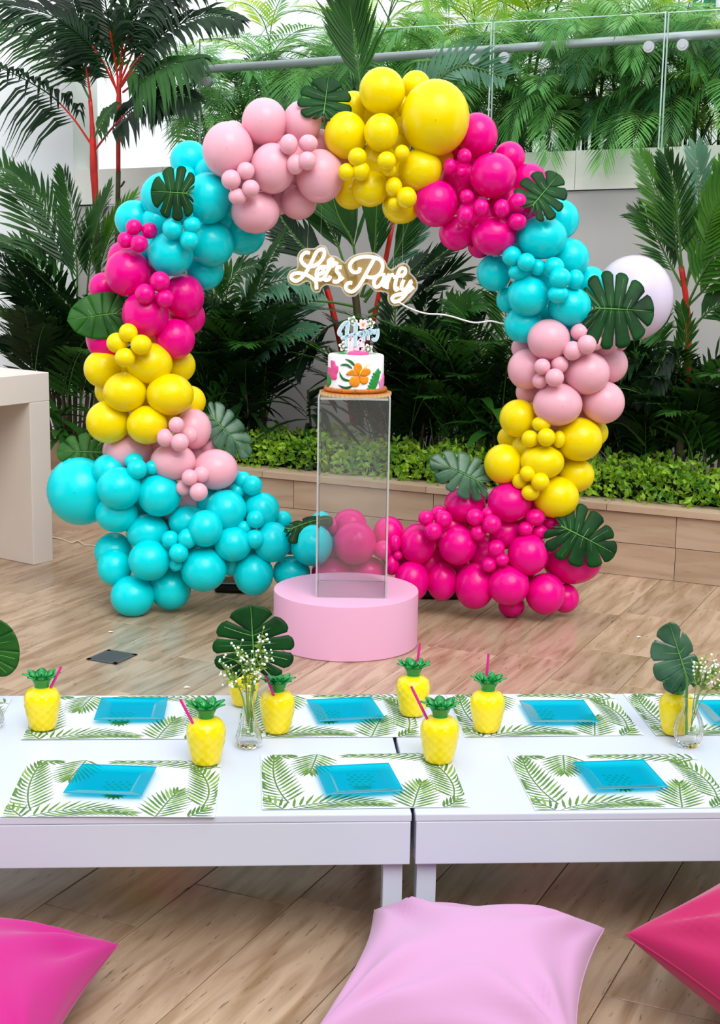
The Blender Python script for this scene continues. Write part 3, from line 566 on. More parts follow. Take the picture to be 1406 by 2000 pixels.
# ------------------------------------------------------------------ balloon arch
YR = 6.06
T, G, Y, P, LW = 'turquoise', 'magenta', 'yellow', 'pale pink', 'lilac white'
BAL = [
 # turquoise upper left
 (T,370,313,38,38,-.10),(T,322,385,48,48,-.04),(T,262,429,38,38,-.08),(T,406,387,45.5,50,.09),(T,413,476,45,45,.03),(T,333,496,45,43,.11),(T,476,456,42,42,-.06),(T,399,529,38,38,-.05),
 (T,337,447,20,21,.20),(T,375,440,18,17,.20),(T,370,469,19,20,.20),(T,359,422,19,18,.16),
 # magenta left
 (G,261.5,443.5,16,16,.14),(G,292,450.5,15.5,16,.13),(G,245,469,16,16,.15),(G,272,476,17.5,17.5,.18),(G,249.5,533,45,46,.09),(G,246,505,36,36,-.02),(G,203,562,30,30,-.06),(G,359,579,40,44,.03),(G,284,614,46,46,.12),(G,364,619,37,37,-.04),(G,341,662,40,40,.07),(G,206,660,38,43,.0),
 (G,312,550,20,20,.20),(G,283,574,20,20,.21),(G,322,583,18,18,.20),
 # yellow left
 (Y,250.5,650,18.5,18.5,.21),(Y,228.7,669.5,21,20,.19),(Y,275.6,673.5,21,20,.23),(Y,244,698.5,20,19,.23),(Y,200.5,720.5,37,37,.03),(Y,292,709.5,45,41,.12),(Y,349,714,33,33,-.02),(Y,244,766,42.5,39,.15),(Y,332,770.6,46.5,41,.15),(Y,215,763,30,30,-.03),(Y,371,784,31,31,-.01),(Y,211.5,824,43.5,42,.11),(Y,287,830,40,38,.16),
 # pale pink lower left
 (P,377,838,36,40,.06),(P,344.5,830,15.5,16,.22),(P,322.6,855,17,18,.22),(P,351,864,18,18,.23),(P,369.5,850,17,17,.13),(P,252,882,46,38,.05),(P,228,880,28,28,.0),(P,338,902,45,37,.13),(P,421,917,44,40,.11),(P,405,870,28,28,-.03),(P,370.5,932.5,16,16,.22),(P,393,927,16.5,16.5,.19),(P,388,961,18,18,.23),(P,358,953,15,15,.18),(P,350,985,42,40,.03),
 # turquoise lower left
 (T,158,958,66,68,.02),(T,214,918,34,32,.09),(T,233,953.6,44,42,.18),(T,228,1003,42,37,.12),(T,311,966,43,43,.15),(T,262,900,18.5,16,.15),(T,268,916,20,20,.20),(T,297,913,14,14,.17),(T,288,1039.5,42,36,.11),(T,222,1078,38,38,.03),(T,224,1108,34,37,.10),(T,291.6,1094.5,41,40,.21),(T,259,1164.5,43,41,.17),(T,333,1150,40,42,.11),(T,397.7,1112,45,44,.18),
 (T,401,1032,34,36.5,.22),(T,365,1018,36,33,.11),(T,441,996,41,40,.13),(T,415,984,34,34,.04),(T,511,996,35,35,.07),(T,474,937,17,17,.06),(T,492.5,948,20,20,.08),(T,463,959,16,16,.06),(T,499,1014,18,18,.16),(T,497.5,1053,19,19,.18),(T,476,1031,14,14,.16),(T,455,1062,37,35,.17),(T,332.5,1053,17,17,.22),(T,366,1052,19,20,.23),(T,349,1080,19,19,.25),(T,343,1103,13,13,.22),(T,453,1097,29,29,.08),(T,495,1121,39,43,.12),(T,531,1058.5,37,40,.12),(T,569,1118,37,32,.06),(T,609,1064,41.5,42,.12),(T,552,1015,18,18,.0),(T,627,1018,20,20,.0),(T,300,1120,30,30,.04),(T,420,1075,40,36,.05),(T,330,1075,36,36,.08),
 # magenta bottom
 (G,693,1060.5,42,43,.10),(G,683,1024,33,30,.02),(G,650,1029,18,18,.03),(G,650,1118,42,32,.04),(G,717,1116,38,30,.03),(G,759,1043,31,35,.0),(G,748,1074,19,19,.10),(G,772,1061,12,17,.11),(G,777,1085,9,9,.12),(G,765,1103,15,21,.10),(G,816.5,1062,36,40,.09),(G,804,1135,34,41,.12),(G,832,1012,15.5,15.5,.17),(G,866,1014.5,17.5,17.5,.17),(G,846,1038,18,18,.20),(G,857,1003,16,16,.10),
 (G,908,986,41,35,.06),(G,995,981,43,39,.14),(G,927.5,1010,17,17,.20),(G,960.5,1024,19,19,.23),(G,934.5,1041,16,16,.20),(G,953,1004,14,14,.16),(G,1045,1010.5,19,17,.18),(G,1026,1033,15,14,.19),(G,1054,1039,16,15,.16),(G,1077,1021,18,14,.12),(G,987,1041,32,32,.10),(G,894,1065,37,39,.16),(G,1031,1083,40,41,.18),(G,969,1071,17,17,.22),(G,955,1103,15,15,.22),(G,980.5,1093,14,13,.23),(G,863,1135,30,39,.10),(G,927,1144,39,46,.14),(G,993,1143,41,39.5,.20),(G,999,1182,26,24,.10),(G,1065,1159.5,39,41,.16),(G,1103,1168,28,29,.08),(G,1117,1095,58,46,.07),(G,950,1085,36,40,.06),(G,840,1100,34,36,.02),(G,1010,1120,36,36,.06),(G,880,1030,34,34,.03),
 # pale pink right
 (P,1071.5,663,42,40,.17),(P,1131,648.5,17,17,.18),(P,1146,673,19,19,.24),(P,1118,685,19,19,.22),(P,1164,669,15,15,.18),(P,1059,716,16,16,.22),(P,1093,712,17,17,.20),(P,1083,737.5,18.5,18,.25),(P,1054,744,15,15,.19),(P,1029,721,38,40,.09),(P,1147,729,44,42,.15),(P,1192,712,34,36,.05),(P,1178,786,42,42,.11),(P,1089,790,48.5,42,.17),(P,1032,766,25,25,.0),(P,1020,680,22,22,.0),(P,1212,671,14,14,.06),(P,1180,672,28,28,.06),(P,1150,645,30,30,.04),
 # yellow right
 (Y,1012,817,37,37,.10),(Y,993,855,22,22,.0),(Y,1057,828,19,15,.19),(Y,1067,854,18,18,.23),(Y,1035,857,17,17,.19),(Y,1092,858,12,17,.19),(Y,1131,858,46,43,.12),(Y,1161,845,27,27,.03),(Y,983,906,38,39,.12),(Y,1059,902,43,34,.17),(Y,1126,928,35,33,.08),(Y,1030,925,15.5,15.5,.22),(Y,1055,941,18,18,.24),(Y,1015,940,15,15,.18),(Y,1036,962,18,16,.21),(Y,1086,971,45,41,.14),(Y,1030,880,34,34,.05),
 # turquoise right
 (T,1095,429,36,39,.0),(T,1058,464,50,42,.14),(T,1113,505,38,39,.07),(T,965,533,34,36,.06),(T,1031,578,41,40,.15),(T,1113,599,43,39,.14),(T,1022,634,38,36,.09),(T,990,585,21,26,.02),(T,1152,552,32,32,.02),(T,999,500,19.5,19.5,.18),(T,1028,512,18,18,.23),(T,1010,532,18,15,.18),(T,1050,522,15,16,.18),(T,1082,521,20,19,.20),(T,1094,543,21.5,20.5,.25),(T,1090,575,21,18,.24),(T,1123.5,546,17,20,.18),(T,1050,545,36,36,.06),
 # magenta upper right
 (G,931,264,41,43,.05),(G,994.6,307.6,31,31,.0),(G,963,343,46,44,.15),(G,1034,355,34,36,.03),(G,851,397,43,46,.13),(G,891,456,34,33,.08),(G,964,461,44,38,.15),(G,937,480,24,24,.04),(G,907,305,14,15,.17),(G,878.5,325,13,16,.17),(G,900,336,11,11,.16),(G,911.5,384,14,14,.21),(G,909,420,16,18,.22),(G,939,405.5,16,18,.22),(G,980,407,16,18,.22),(G,1012,395,18.5,18.5,.21),(G,1010,433,18.5,17,.21),(G,1030,397,12,18,.16),(G,895,350,36,40,.02),(G,930,420,38,38,.05),(G,990,400,36,36,.04),
 # yellow top
 (Y,746,178,45,46,.10),(Y,812,167,29,29,.0),(Y,850,230.5,67,74,.13),(Y,675,264,42,46,.11),(Y,690,208,30,30,.0),(Y,744.6,259,34,37,.19),(Y,821,332,43,41,.13),(Y,723,368,36,36,.12),(Y,685,378,32,31,.05),(Y,783,404,37,33,.08),(Y,698,307,18.5,18.5,.22),(Y,677,336,16.5,17,.21),(Y,705,334,18,19,.21),(Y,755,314,18.5,18,.25),(Y,785,299,15,16,.22),(Y,760,331,15,14,.20),(Y,769,365,16.5,19,.20),(Y,794,386,20,21,.22),(Y,772,398,15,15,.19),(Y,735,320,44,44,.06),(Y,790,350,38,38,.05),
 # pale pink top
 (P,445,293,50,54.5,.14),(P,455,262,26,26,.0),(P,516.5,238,44.5,46,.08),(P,590,238,38,41,.06),(P,532.5,329,44,49,.15),(P,625,344,47.5,52,.11),(P,498.5,414,47.5,42,.11),(P,583,395,36,34,.03),(P,451.5,351,19.5,19.5,.24),(P,480,334,17.5,17.5,.23),(P,464,384,18,16.5,.23),(P,489.5,368,17.5,17,.24),(P,564,282,18,20,.22),(P,602,280,19,17,.21),(P,577,321,17,20,.22),(P,600,314,18,18,.24),(P,560,300,40,40,.03),
 # inner balloons glimpsed in the gaps
 (Y,784,208,28,28,-.02),(Y,720,216,28,28,-.02),(Y,760,224,28,28,-.02),(Y,784,248,28,28,-.02),(P,496,280,28,28,-.02),(P,624,280,28,28,-.02),(Y,776,280,28,28,-.02),(G,896,288,28,28,-.02),(Y,864,304,28,28,-.02),(P,664,312,28,28,-.02),(G,920,312,28,28,-.02),(T,408,336,28,28,-.02),(P,576,344,28,28,-.02),(T,360,352,28,28,-.02),(P,472,352,28,28,-.02),(P,560,368,28,28,-.02),(P,520,376,28,28,-.02),(G,928,376,28,28,-.02),(P,544,392,28,28,-.02),(G,896,392,28,28,-.02),(T,448,408,28,28,-.02),(G,1024,416,28,28,-.02),(T,304,432,28,28,-.02),(T,432,432,28,28,-.02),(G,1008,456,28,28,-.02),(T,288,488,28,28,-.02),(T,1016,488,28,28,-.02),(G,296,528,28,28,-.02),(T,1064,608,28,28,-.02),(T,1112,640,28,28,-.02),(Y,296,664,28,28,-.02),(P,1072,704,28,28,-.02),(Y,240,720,28,28,-.02),(P,1104,744,28,28,-.02),(Y,288,752,28,28,-.02),(P,1136,776,28,28,-.02),(Y,288,784,28,28,-.02),(Y,1040,792,28,28,-.02),(P,1136,808,28,28,-.02),(Y,328,816,28,28,-.02),(P,1080,832,28,28,-.02),(P,304,872,28,28,-.02),(Y,1080,872,28,28,-.02),(P,376,880,28,28,-.02),(Y,1104,896,28,28,-.02),(T,288,928,28,28,-.02),(Y,1088,928,28,28,-.02),(P,456,944,28,28,-.02),(Y,1032,944,28,28,-.02),(T,480,968,28,28,-.02),(G,1040,984,28,28,-.02),(T,272,992,28,28,-.02),(Y,1064,1008,28,28,-.02),(T,320,1016,28,28,-.02),(T,480,1016,28,28,-.02),(G,1016,1016,28,28,-.02),(G,920,1032,28,28,-.02),(T,648,1048,28,28,-.02),(T,568,1056,28,28,-.02),(G,856,1056,28,28,-.02),(T,368,1072,28,28,-.02),(T,496,1072,28,28,-.02),(G,648,1080,28,28,-.02),(G,768,1080,28,28,-.02),(G,792,1096,28,28,-.02),(G,888,1104,28,28,-.02),
 # big pale balloon at the right
 (LW,1237,582,77,83,-.12)]
ac = pY(690, 1200, YR); ac.z = 0
arch = thing('balloon_arch', 'round balloon arch in turquoise, magenta, yellow and pale pink', 'balloon arch', ac)
def balloon_mesh(colr):
    m = MB(); k = 20; n = 34; prof = []
    for i in range(k+1):
        a = math.pi*i/k; rad = math.sin(a); z = -math.cos(a)
        if z > .3: q = (z-.3)/.7; rad *= 1-.10*q*q; z = z+.10*q*q
        prof.append((max(rad, .012), z))
    prof += [(.05, 1.13), (.03, 1.15), (.085, 1.21), (.07, 1.24), (.001, 1.2)]
    m.lathe(prof, n); m.v = [(x, z, -y) for x, y, z in m.v]
    return m.mesh('balloon', 'latex_'+colr, True)
BM = {k: balloon_mesh(k) for k in BC}
rb_ = random.Random(4)
for (c, x, y, rx, ry, d) in BAL:
    p = pY(x, y, YR-d); k = mpp(p); o = obj('balloon', BM[c], arch, p-ac)
    dep = (rx+ry)/2*1.0
    o.scale = (rx*k, dep*k, ry*k); o.rotation_euler = (rb_.uniform(-.12, .12), 0, rb_.uniform(-.12, .12))
    o['label'] = ('small ' if rx < 22 else 'large ' if rx > 52 else '')+c+' balloon'
m = MB(); cx, cy = pY(693, 660, YR+.03)-ac, None; R0 = .86
m.tube([cx+V((R0*math.cos(a), 0, R0*1.02*math.sin(a))) for a in [2*math.pi*i/64 for i in range(64)]], .012, 8, closed=True); m.build('hoop', 'dark_steel', arch, smooth=True)
for (x, y) in ((462, 1160), (855, 1172)):
    p = pz(x, y, 0); p.y += .08; m = MB(); m.box(p-ac+V((0, 0, .022)), (.2, .14, .044)); bevel(m.build('base_weight', 'black_plastic', arch), .012)
    m = MB(); q = p-ac+V((.02 if x < 600 else .015, -.075, .03)); m.box(q, (.022, .012, .022)); m.box(q+V((.03, .0, .0)), (.012, .012, .012)); m.build('clamp', 'chrome', arch)

# ------------------------------------------------------------------ monstera leaves
def monstera(name, label, base, tip, width, nrm, mt='monstera', lobes=6, gap=.24, s0=.46, fold=.12, curl=.15, seed=0, stem_to=None, cat='leaf', whole=False, thick=True, parent_loc=None, asym=1.0):
    base, tip = V(base), V(tip); L = (tip-base).length/1.0; Yd = (tip-base).normalized(); nrm = V(nrm); nrm = (nrm-Yd*nrm.dot(Yd)).normalized(); Xd = Yd.cross(nrm)
    t = thing(name, label, cat, base); r = random.Random(seed); gap *= .7
    outl = cat_rom([(0, -.02, 0), (.15, -.19, 0), (.36, -.16, 0), (.51, .05, 0), (.53, .33, 0), (.46, .62, 0), (.27, .87, 0), (.0, 1.0, 0)], 8)
    def O(q): f = q*(len(outl)-1); i = min(int(f), len(outl)-2); return outl[i].lerp(outl[i+1], f-i)
    def place3(x, y, wv):
        xx = x*width*(asym if x > 0 else 1); yy = y*L
        z = fold*abs(xx)*(-1)*.9-curl*L*(max(0, y)**2)-curl*.5*(xx*xx)/max(width, .01)*2+wv
        return Xd*xx+Yd*yy+nrm*z
    m = MB(); ns, nq = 9, 5
    for sg in (-1, 1):
        cuts = [0]+[(i+1)/lobes+(r.uniform(-.02, .02) if i < lobes-1 else 0) for i in range(lobes)]
        for li in range(lobes):
            t0, t1 = cuts[li], cuts[li+1]; gv = [gap*r.uniform(.8, 1.2), gap*r.uniform(.8, 1.2)]; ss = s0*r.uniform(.85, 1.15); vv = []; lw_ = r.uniform(-.01, .01)
            if li == 0: gv[0] = .0
            if li == lobes-1: gv[1] = 0
            if whole: gv = [0, 0]
            for i in range(ns+1):
                s = i/ns; g = 0 if s < ss else ((s-ss)/(1-ss))**.45
                for j in range(nq+1):
                    q = j/nq; qa = gv[0]*.5*g; qb = 1-gv[1]*.5*g; tt = t0+(t1-t0)*(qa+(qb-qa)*q)
                    se = s*(1-(.10*abs(2*q-1)**3 if (not whole and s > .6) else 0)*g)
                    o_ = O(tt); my = .03+.72*tt**1.6; x = o_.x*se; y = my+(o_.y-my)*se**1.15
                    vv.append(place3(sg*x, y, lw_*L*g*s+.012*L*math.sin(q*math.pi)*s))
            fs = [(i*(nq+1)+j, i*(nq+1)+j+1, (i+1)*(nq+1)+j+1, (i+1)*(nq+1)+j) for i in range(ns) for j in range(nq)]
            if sg < 0: fs = [tuple(reversed(f)) for f in fs]
            m.add(vv, fs)
    o = m.build('blade', mt, t, smooth=True)
    if thick: s_ = o.modifiers.new('solid', 'SOLIDIFY'); s_.thickness = .0012; s_.offset = 0
    m = MB(); m.tube([place3(0, .0+.97*i/8, .0012) for i in range(9)], [.0026*(1-.8*i/8)*max(1, L/.2) for i in range(9)], 6)
    for sg in (-1, 1):
        for li in range(lobes-1):
            tt = (li+.5)/lobes; o_ = O(tt); my = .03+.72*tt**1.6
            m.tube([place3(sg*o_.x*s, my+(o_.y-my)*s**1.15, .001) for s in (0, .3, .6, .85)], .0008*max(1, L/.2), 4)
    m.build('midrib', 'midrib', o)
    if stem_to is not None: m = MB(); e = V(stem_to)-base; m.tube([V((0, 0, 0)), e*.5-nrm*.01, e], .0035, 6); m.build('stem', 'midrib', t)
    return t
def Lp(x, y, d): return pY(x, y, YR-d)
TC = V((0, -1, .25))
monstera('monstera_leaf', 'dark monstera leaf tucked among upper left turquoise balloons', Lp(366, 378, .22), Lp(292, 372, .24), .20, V((.15, -1, .2)), lobes=5, gap=.26, seed=1, fold=.05, curl=.1, stem_to=Lp(384, 372, .1))
monstera('monstera_leaf', 'dark monstera leaf standing up between pink and yellow balloons at top', Lp(632, 222, .14), Lp(642, 148, .10), .20, V((.1, -1, .1)), lobes=5, gap=.24, seed=2, fold=.05, curl=.05, stem_to=Lp(637, 265, .05))
monstera('monstera_leaf', 'dark monstera leaf between magenta and turquoise balloons at upper right', Lp(1040, 402, .24), Lp(1094, 335, .18), .185, V((-.1, -1, .2)), lobes=6, gap=.26, seed=3, fold=.05, curl=.1, stem_to=Lp(1028, 425, .1))
monstera('monstera_leaf', 'large green monstera leaf in front of the pale round balloon', Lp(1162, 602, .18), Lp(1282, 606, .20), .30, V((0, -1, .35)), 'monstera', lobes=7, gap=.24, seed=4, fold=.08, curl=.1, stem_to=Lp(1150, 612, .05))
monstera('monstera_leaf', 'uncut green leaf pointing left beside the magenta balloons', Lp(228, 612, .06), Lp(130, 624, .10), .18, V((.1, -1, .3)), 'monstera_bright', lobes=6, gap=.1, seed=5, whole=True, fold=.1, curl=.08, stem_to=Lp(240, 612, -.05))
monstera('monstera_leaf', 'fresh green monstera leaf above the largest turquoise balloon', Lp(195, 884, .02), Lp(108, 878, .05), .16, V((.1, -1, .5)), 'monstera_bright', lobes=6, gap=.26, seed=6, fold=.1, curl=.12, stem_to=Lp(215, 890, -.06))
monstera('monstera_leaf', 'silvery monstera leaf hanging right of the lower pale pink balloons', Lp(412, 812, .02), Lp(490, 892, .06), .15, V((.35, -1, .2)), 'monstera_silver', lobes=7, gap=.24, seed=7, fold=.15, curl=.1, stem_to=Lp(398, 808, -.06))
monstera('monstera_leaf', 'dark curled monstera leaf lying on the low turquoise balloons', Lp(568, 1034, .16), Lp(648, 996, .10), .13, V((-.2, -.6, .8)), 'monstera', lobes=5, gap=.35, seed=8, fold=.45, curl=.25, stem_to=Lp(540, 1022, .1))
monstera('monstera_leaf', 'silvery grey monstera leaf pointing left below the right yellow balloons', Lp(940, 942, .14), Lp(840, 894, .16), .17, V((-.1, -1, .5)), 'monstera_silver', lobes=7, gap=.24, seed=9, fold=.12, curl=.1, stem_to=Lp(955, 950, .05))
monstera('monstera_leaf', 'big dark monstera leaf pointing right above the magenta base balloons', Lp(1096, 1028, .20), Lp(1208, 1082, .22), .235, V((.1, -1, .35)), 'monstera', lobes=7, gap=.23, seed=10, fold=.08, curl=.12, stem_to=Lp(1075, 1018, .1))

# ------------------------------------------------------------------ neon sign
YS = 5.98
def nz(x, y, d=0): return pY(560+x/5.207, 470+y/5.207, YS-d)
sp = nz(650, 330); sign = thing('neon_sign', 'white neon sign reading Let\'s Party hung inside the arch', 'neon sign', sp)
OUT = [(10,360),(40,310),(100,290),(115,240),(110,170),(140,110),(200,85),(280,85),(340,50),(395,70),(420,120),(440,155),(500,165),(550,200),(590,230),(620,200),(680,155),(780,130),(880,128),(950,165),(1000,220),(1020,270),(1060,300),(1100,280),(1150,245),(1210,240),(1245,280),(1250,330),(1290,370),(1325,430),(1320,480),(1280,540),(1230,590),(1180,640),(1100,660),(1050,640),(1030,590),(1030,540),(980,515),(900,510),(860,470),(815,435),(770,460),(740,510),(690,560),(620,560),(580,520),(550,470),(480,460),(400,445),(350,480),(330,520),(280,520),(250,480),(240,430),(200,410),(120,450),(50,440),(15,400)]
oc = cat_rom([V((x, y, 0)) for x, y in OUT+OUT[:1]], 3)[:-1]; n_ = len(oc)
m = MB(); fr_ = [nz(p.x, p.y, .0)-sp for p in oc]; bk_ = [nz(p.x, p.y, -.006)-sp for p in oc]
m.add(fr_+bk_, [tuple(range(n_)), tuple(reversed(range(n_, 2*n_)))]); m.build('backing', 'sign_acrylic', sign)
m = MB(); m.tube([(a+b)/2 for a, b in zip(fr_, bk_)], .0032, 6, closed=True); m.build('backing_edge', 'acrylic_edge', sign)
STR = {'letter_L': [[(235,125),(190,120),(150,160),(150,215),(200,260),(260,262),(330,225),(380,150),(375,95),(340,90),(300,120),(260,200),(215,290),(160,370),(100,410),(55,395),(45,360),(75,335),(130,330),(190,345),(250,375),(295,420),(303,495)]],
 'letter_e': [[(300,350),(350,335),(372,295),(348,268),(312,300),(302,360),(330,398),(372,382),(400,345)]],
 'letter_t': [[(432,262),(425,215),(450,188),(470,203),(452,245),(415,310),(388,365),(392,402),(425,395),(445,360)],[(345,272),(480,252)]],
 'apostrophe': [[(508,215),(497,258)]],
 'letter_s': [[(556,272),(518,272),(508,310),(536,345),(541,388),(508,420),(470,412)],[(541,400),(575,372)]],
 'letter_P': [[(745,275),(735,310),(690,325),(650,295),(645,240),(690,190),(770,165),(860,165),(940,190),(975,240),(965,310),(920,360),(860,375),(800,365)],[(900,165),(860,240),(810,330),(760,420),(710,490),(660,520),(610,500),(600,460),(630,430),(665,430)]],
 'letter_a': [[(1000,350),(950,345),(905,380),(885,430),(900,470),(940,460),(975,410),(1000,355),(985,410),(990,465),(1015,450)]],
 'letter_r': [[(1040,340),(1022,420),(1018,490)],[(1025,420),(1055,355),(1088,350)]],
 'letter_t.001': [[(1165,372),(1203,330),(1203,290),(1170,280),(1140,310),(1115,390),(1100,460),(1110,500),(1140,480)],[(1082,372),(1192,350)]],
 'letter_y': [[(1190,400),(1168,460),(1182,502),(1220,482),(1265,410),(1240,490),(1200,560),(1140,610),(1090,620),(1070,590),(1095,560),(1150,545),(1220,530),(1290,470)]]}
for nm, strokes in STR.items():
    m = MB()
    for st in strokes: m.tube([nz(p.x, p.y, .006)-sp for p in cat_rom([V((x, y, 0)) for x, y in st], 5)], .0066, 8)
    m.build(nm.split('.')[0], 'neon', sign, smooth=True)
cp = [(778, 590, .0), (800, 602, .0), (830, 612, .0), (860, 614, .0), (882, 618, 0), (925, 630, 0), (958, 627, .0), (985, 632, .0), (1015, 625, -.05)]
MB().tube([pY(x, y, YS-d)-sp for x, y, d in cat_rom([V(c) for c in cp], 5)], .0034, 6).build('cord', 'cord_white', sign, smooth=True)
for x, y, y2 in ((626, 488, 400), (600, 492, 440), (786, 516, 400), (768, 525, 415)): MB().tube([pY(x, y, YS)-sp, pY(x+2, y2, YS+.0)-sp], .0006, 4).build('hanging_line', 'line_clear', sign)

# ------------------------------------------------------------------ pink drum, clear pedestal, cake
DC = V((-.048, 5.545, 0)); DR, DH = .278, .21
dr = MB(); prof = [(.001, 0), (DR-.004, 0), (DR, .004), (DR, DH-.005), (DR-.001, DH-.001), (DR-.006, DH), (.001, DH)]
drum = dr.build('drum_plinth', 'drum_pink', loc=DC) if False else None
m = MB(); m.lathe(prof, 96); drum = m.build('drum_plinth', 'drum_pink', loc=DC); tag(drum, 'low round pale pink drum plinth under the clear pedestal', 'plinth')
drum.data.polygons.foreach_set('use_smooth', [True]*len(drum.data.polygons)); drum.modifiers.new('es', 'EDGE_SPLIT').split_angle = math.radians(40)
fl_, fr2 = pz(619, 1167, DH), pz(752, 1168, DH); wpx = (fr2-fl_).length; PX = (fl_+fr2)/2; PWd = wpx*1.02
PT = pY(695, 778, PX.y).z; ang = math.radians(1.0)
ped = thing('acrylic_pedestal', 'tall clear acrylic box pedestal on the pink drum', 'pedestal', PX+V((0, PWd/2, 0))); ph = PT-DH; hw = PWd/2; th_ = .006
def pane(nm, c, d): MB().box(c, d).build(nm, 'acrylic', ped)
pane('front_pane', (0, -hw, ph/2), (PWd-.012, th_, ph)); pane('back_pane', (0, hw, ph/2), (PWd-.012, th_, ph)); pane('side_pane', (-hw, 0, ph/2), (th_, PWd-.012, ph)); pane('side_pane', (hw, 0, ph/2), (th_, PWd-.012, ph)); pane('top_pane', (0, 0, ph-.003), (PWd-.012, PWd-.012, th_))
m = MB()
for sx in (-1, 1):
    for sy in (-1, 1): m.box((sx*hw, sy*hw, ph/2), (.0065, .0065, ph))
for sy in (-1, 1):
    m.box((0, sy*hw, ph-.003), (PWd-.012, .0065, .0065)); m.box((0, sy*hw, .0015), (PWd-.012, .005, .003))
    m.box((sy*hw, 0, ph-.003), (.0065, PWd-.012, .0065))
m.build('polished_edge', 'acrylic_edge', ped)
CK = PX+V((.003, PWd/2, 0)); CK.z = PT
u = mpp(CK); CR = 54.5*u; BRd = 70.5*u; bh = .011
ck = thing('cake', 'white tropical birthday cake with orange hibiscus on ridged board', 'cake', CK)
m = MB(); m.lathe([(.001, 0), (BRd*.98, 0), (BRd*.98, bh), (.001, bh)], 176, fn=lambda r0, z, q: r0*(1+(.02*math.sin(44*q) if r0 > .05 else 0))); m.build('cake_board', 'board_tan', ck)
m = MB(); m.lathe([(.001, 0), (BRd-.004, 0), (BRd-.006, .002), (.001, .002)], 60, (0, 0, bh)); m.build('board_top', 'bamboo', ck)
hcake = .138; zc = bh+.002
m = MB(); prof = [(.001, 0), (CR, 0), (CR, hcake-.008), (CR-.003, hcake-.002), (CR-.009, hcake), (.001, hcake)]; m.lathe(prof, 64, (0, 0, zc)); o = m.build('cake_body', 'icing', ck, smooth=True); o.modifiers.new('es', 'EDGE_SPLIT').split_angle = math.radians(50)
def cyl(ang, z, off=.001): return V(((CR+off)*math.sin(ang), -(CR+off)*math.cos(ang), zc+z))
rB = .0085
for i in range(14):
    a0, a1 = 2*math.pi*i/14+.01, 2*math.pi*(i+1)/14-.01; m = MB(); k = 7
    m.tube([V(((CR+.006)*math.sin(a0+(a1-a0)*j/k), -(CR+.006)*math.cos(a0+(a1-a0)*j/k), zc+rB)) for j in range(k+1)], [rB*1.15]+[rB]*(k-1)+[rB*1.15], 10); m.build('bamboo_cane', 'bamboo', ck, smooth=True)
# decorations on the cake side; coordinates in pixels of the zoom, x across the front
def ca(xz, yz):
    xx = (620+xz/8.79-693.5)/54.5; a = math.asin(max(-.985, min(.985, xx))); return a, (768-(610+yz/8.79))*u*1.02+.012*0
def patch(poly, name, mt, off=.0035, cen=None):
    """raised fondant shape wrapped on the cake side"""
    pl_ = cat_rom([V((x, y, 0)) for x, y in poly+poly[:1]], 4)[:-1]; cen = cen or (sum(p.x for p in pl_)/len(pl_), sum(p.y for p in pl_)/len(pl_)); m = MB(); n = len(pl_)
    ring = lambda f, o_: [cyl(*ca(cen[0]+(p.x-cen[0])*f, cen[1]+(p.y-cen[1])*f), o_) for p in pl_]
    vv = ring(1, -.001)+ring(1, off*.7)+ring(.9, off)+ring(.45, off*1.1)+[cyl(*ca(*cen), off*.9)]
    fs = [(i+k*n, (i+1) % n+k*n, (i+1) % n+(k+1)*n, i+(k+1)*n) for k in range(3) for i in range(n)]+[(3*n+i, 3*n+(i+1) % n, 4*n) for i in range(n)]
    m.add(vv, fs); return m.build(name, mt, ck, smooth=True)
for poly in ([(465,815),(540,825),(600,860),(640,920),(600,915),(540,865)], [(385,925),(440,895),(520,900),(590,960),(560,965),(480,925)], [(375,1030),(400,1090),(450,1140),(540,1160),(530,1185),(440,1170),(390,1110)], [(355,1250),(420,1275),(500,1275),(580,1250),(600,1265),(520,1310),(420,1300)]):
    patch(poly, 'leaf', 'fondant_dark_green', .003)
HC_ = (690, 1090)
for poly in ([(690,1080),(620,1000),(630,900),(690,875),(745,920),(740,1000)], [(690,1090),(600,1080),(490,1075),(530,1020),(600,985),(650,1010)], [(685,1095),(720,1180),(690,1255),(600,1265),(545,1200),(580,1110)], [(700,1090),(760,1100),(850,1110),(845,1200),(770,1225),(720,1180)], [(700,1085),(750,1010),(810,965),(880,985),(890,1040),(820,1090)]):
    patch(poly, 'orange_petal', 'fondant_orange', .0045)
m = MB(); m.tube([cyl(*ca(x, y), .009) for x, y in ((705, 1090), (725, 1020), (770, 955), (820, 915), (870, 900))], [.0028, .0028, .002, .0014, .001], 8); m.build('stamen', 'fondant_yellow', ck, smooth=True)
patch([(235,860),(290,870),(310,930),(350,950),(350,1030),(330,1080),(325,1160),(250,1175),(215,1120),(185,1060),(190,980),(235,1000)], 'pink_hibiscus', 'fondant_pink', .005)
patch([(1095,1060),(1120,1110),(1122,1230),(1100,1320),(1060,1350),(1045,1260),(1035,1200),(1075,1150)], 'lilac_hibiscus', 'fondant_lilac', .004)
patch([(1020,975),(1045,1030),(1040,1120),(1010,1240),(960,1330),(900,1365),(865,1320),(890,1210),(930,1110),(980,1020)], 'palm_leaf', 'fondant_green', .004)
for i in range(6):
    y = 1040+i*50; x = 1010-i*20; patch([(x+10, y), (x+50, y-15), (x+45, y+20), (x+15, y+35)], 'palm_leaflet', 'fondant_green', .004); patch([(x-30, y+10), (x-75, y+5), (x-65, y+40), (x-30, y+45)], 'palm_leaflet', 'fondant_green', .004)
patch([(150,1100),(215,1120),(235,1230),(190,1300),(160,1290)], 'green_leaf', 'fondant_green', .004)
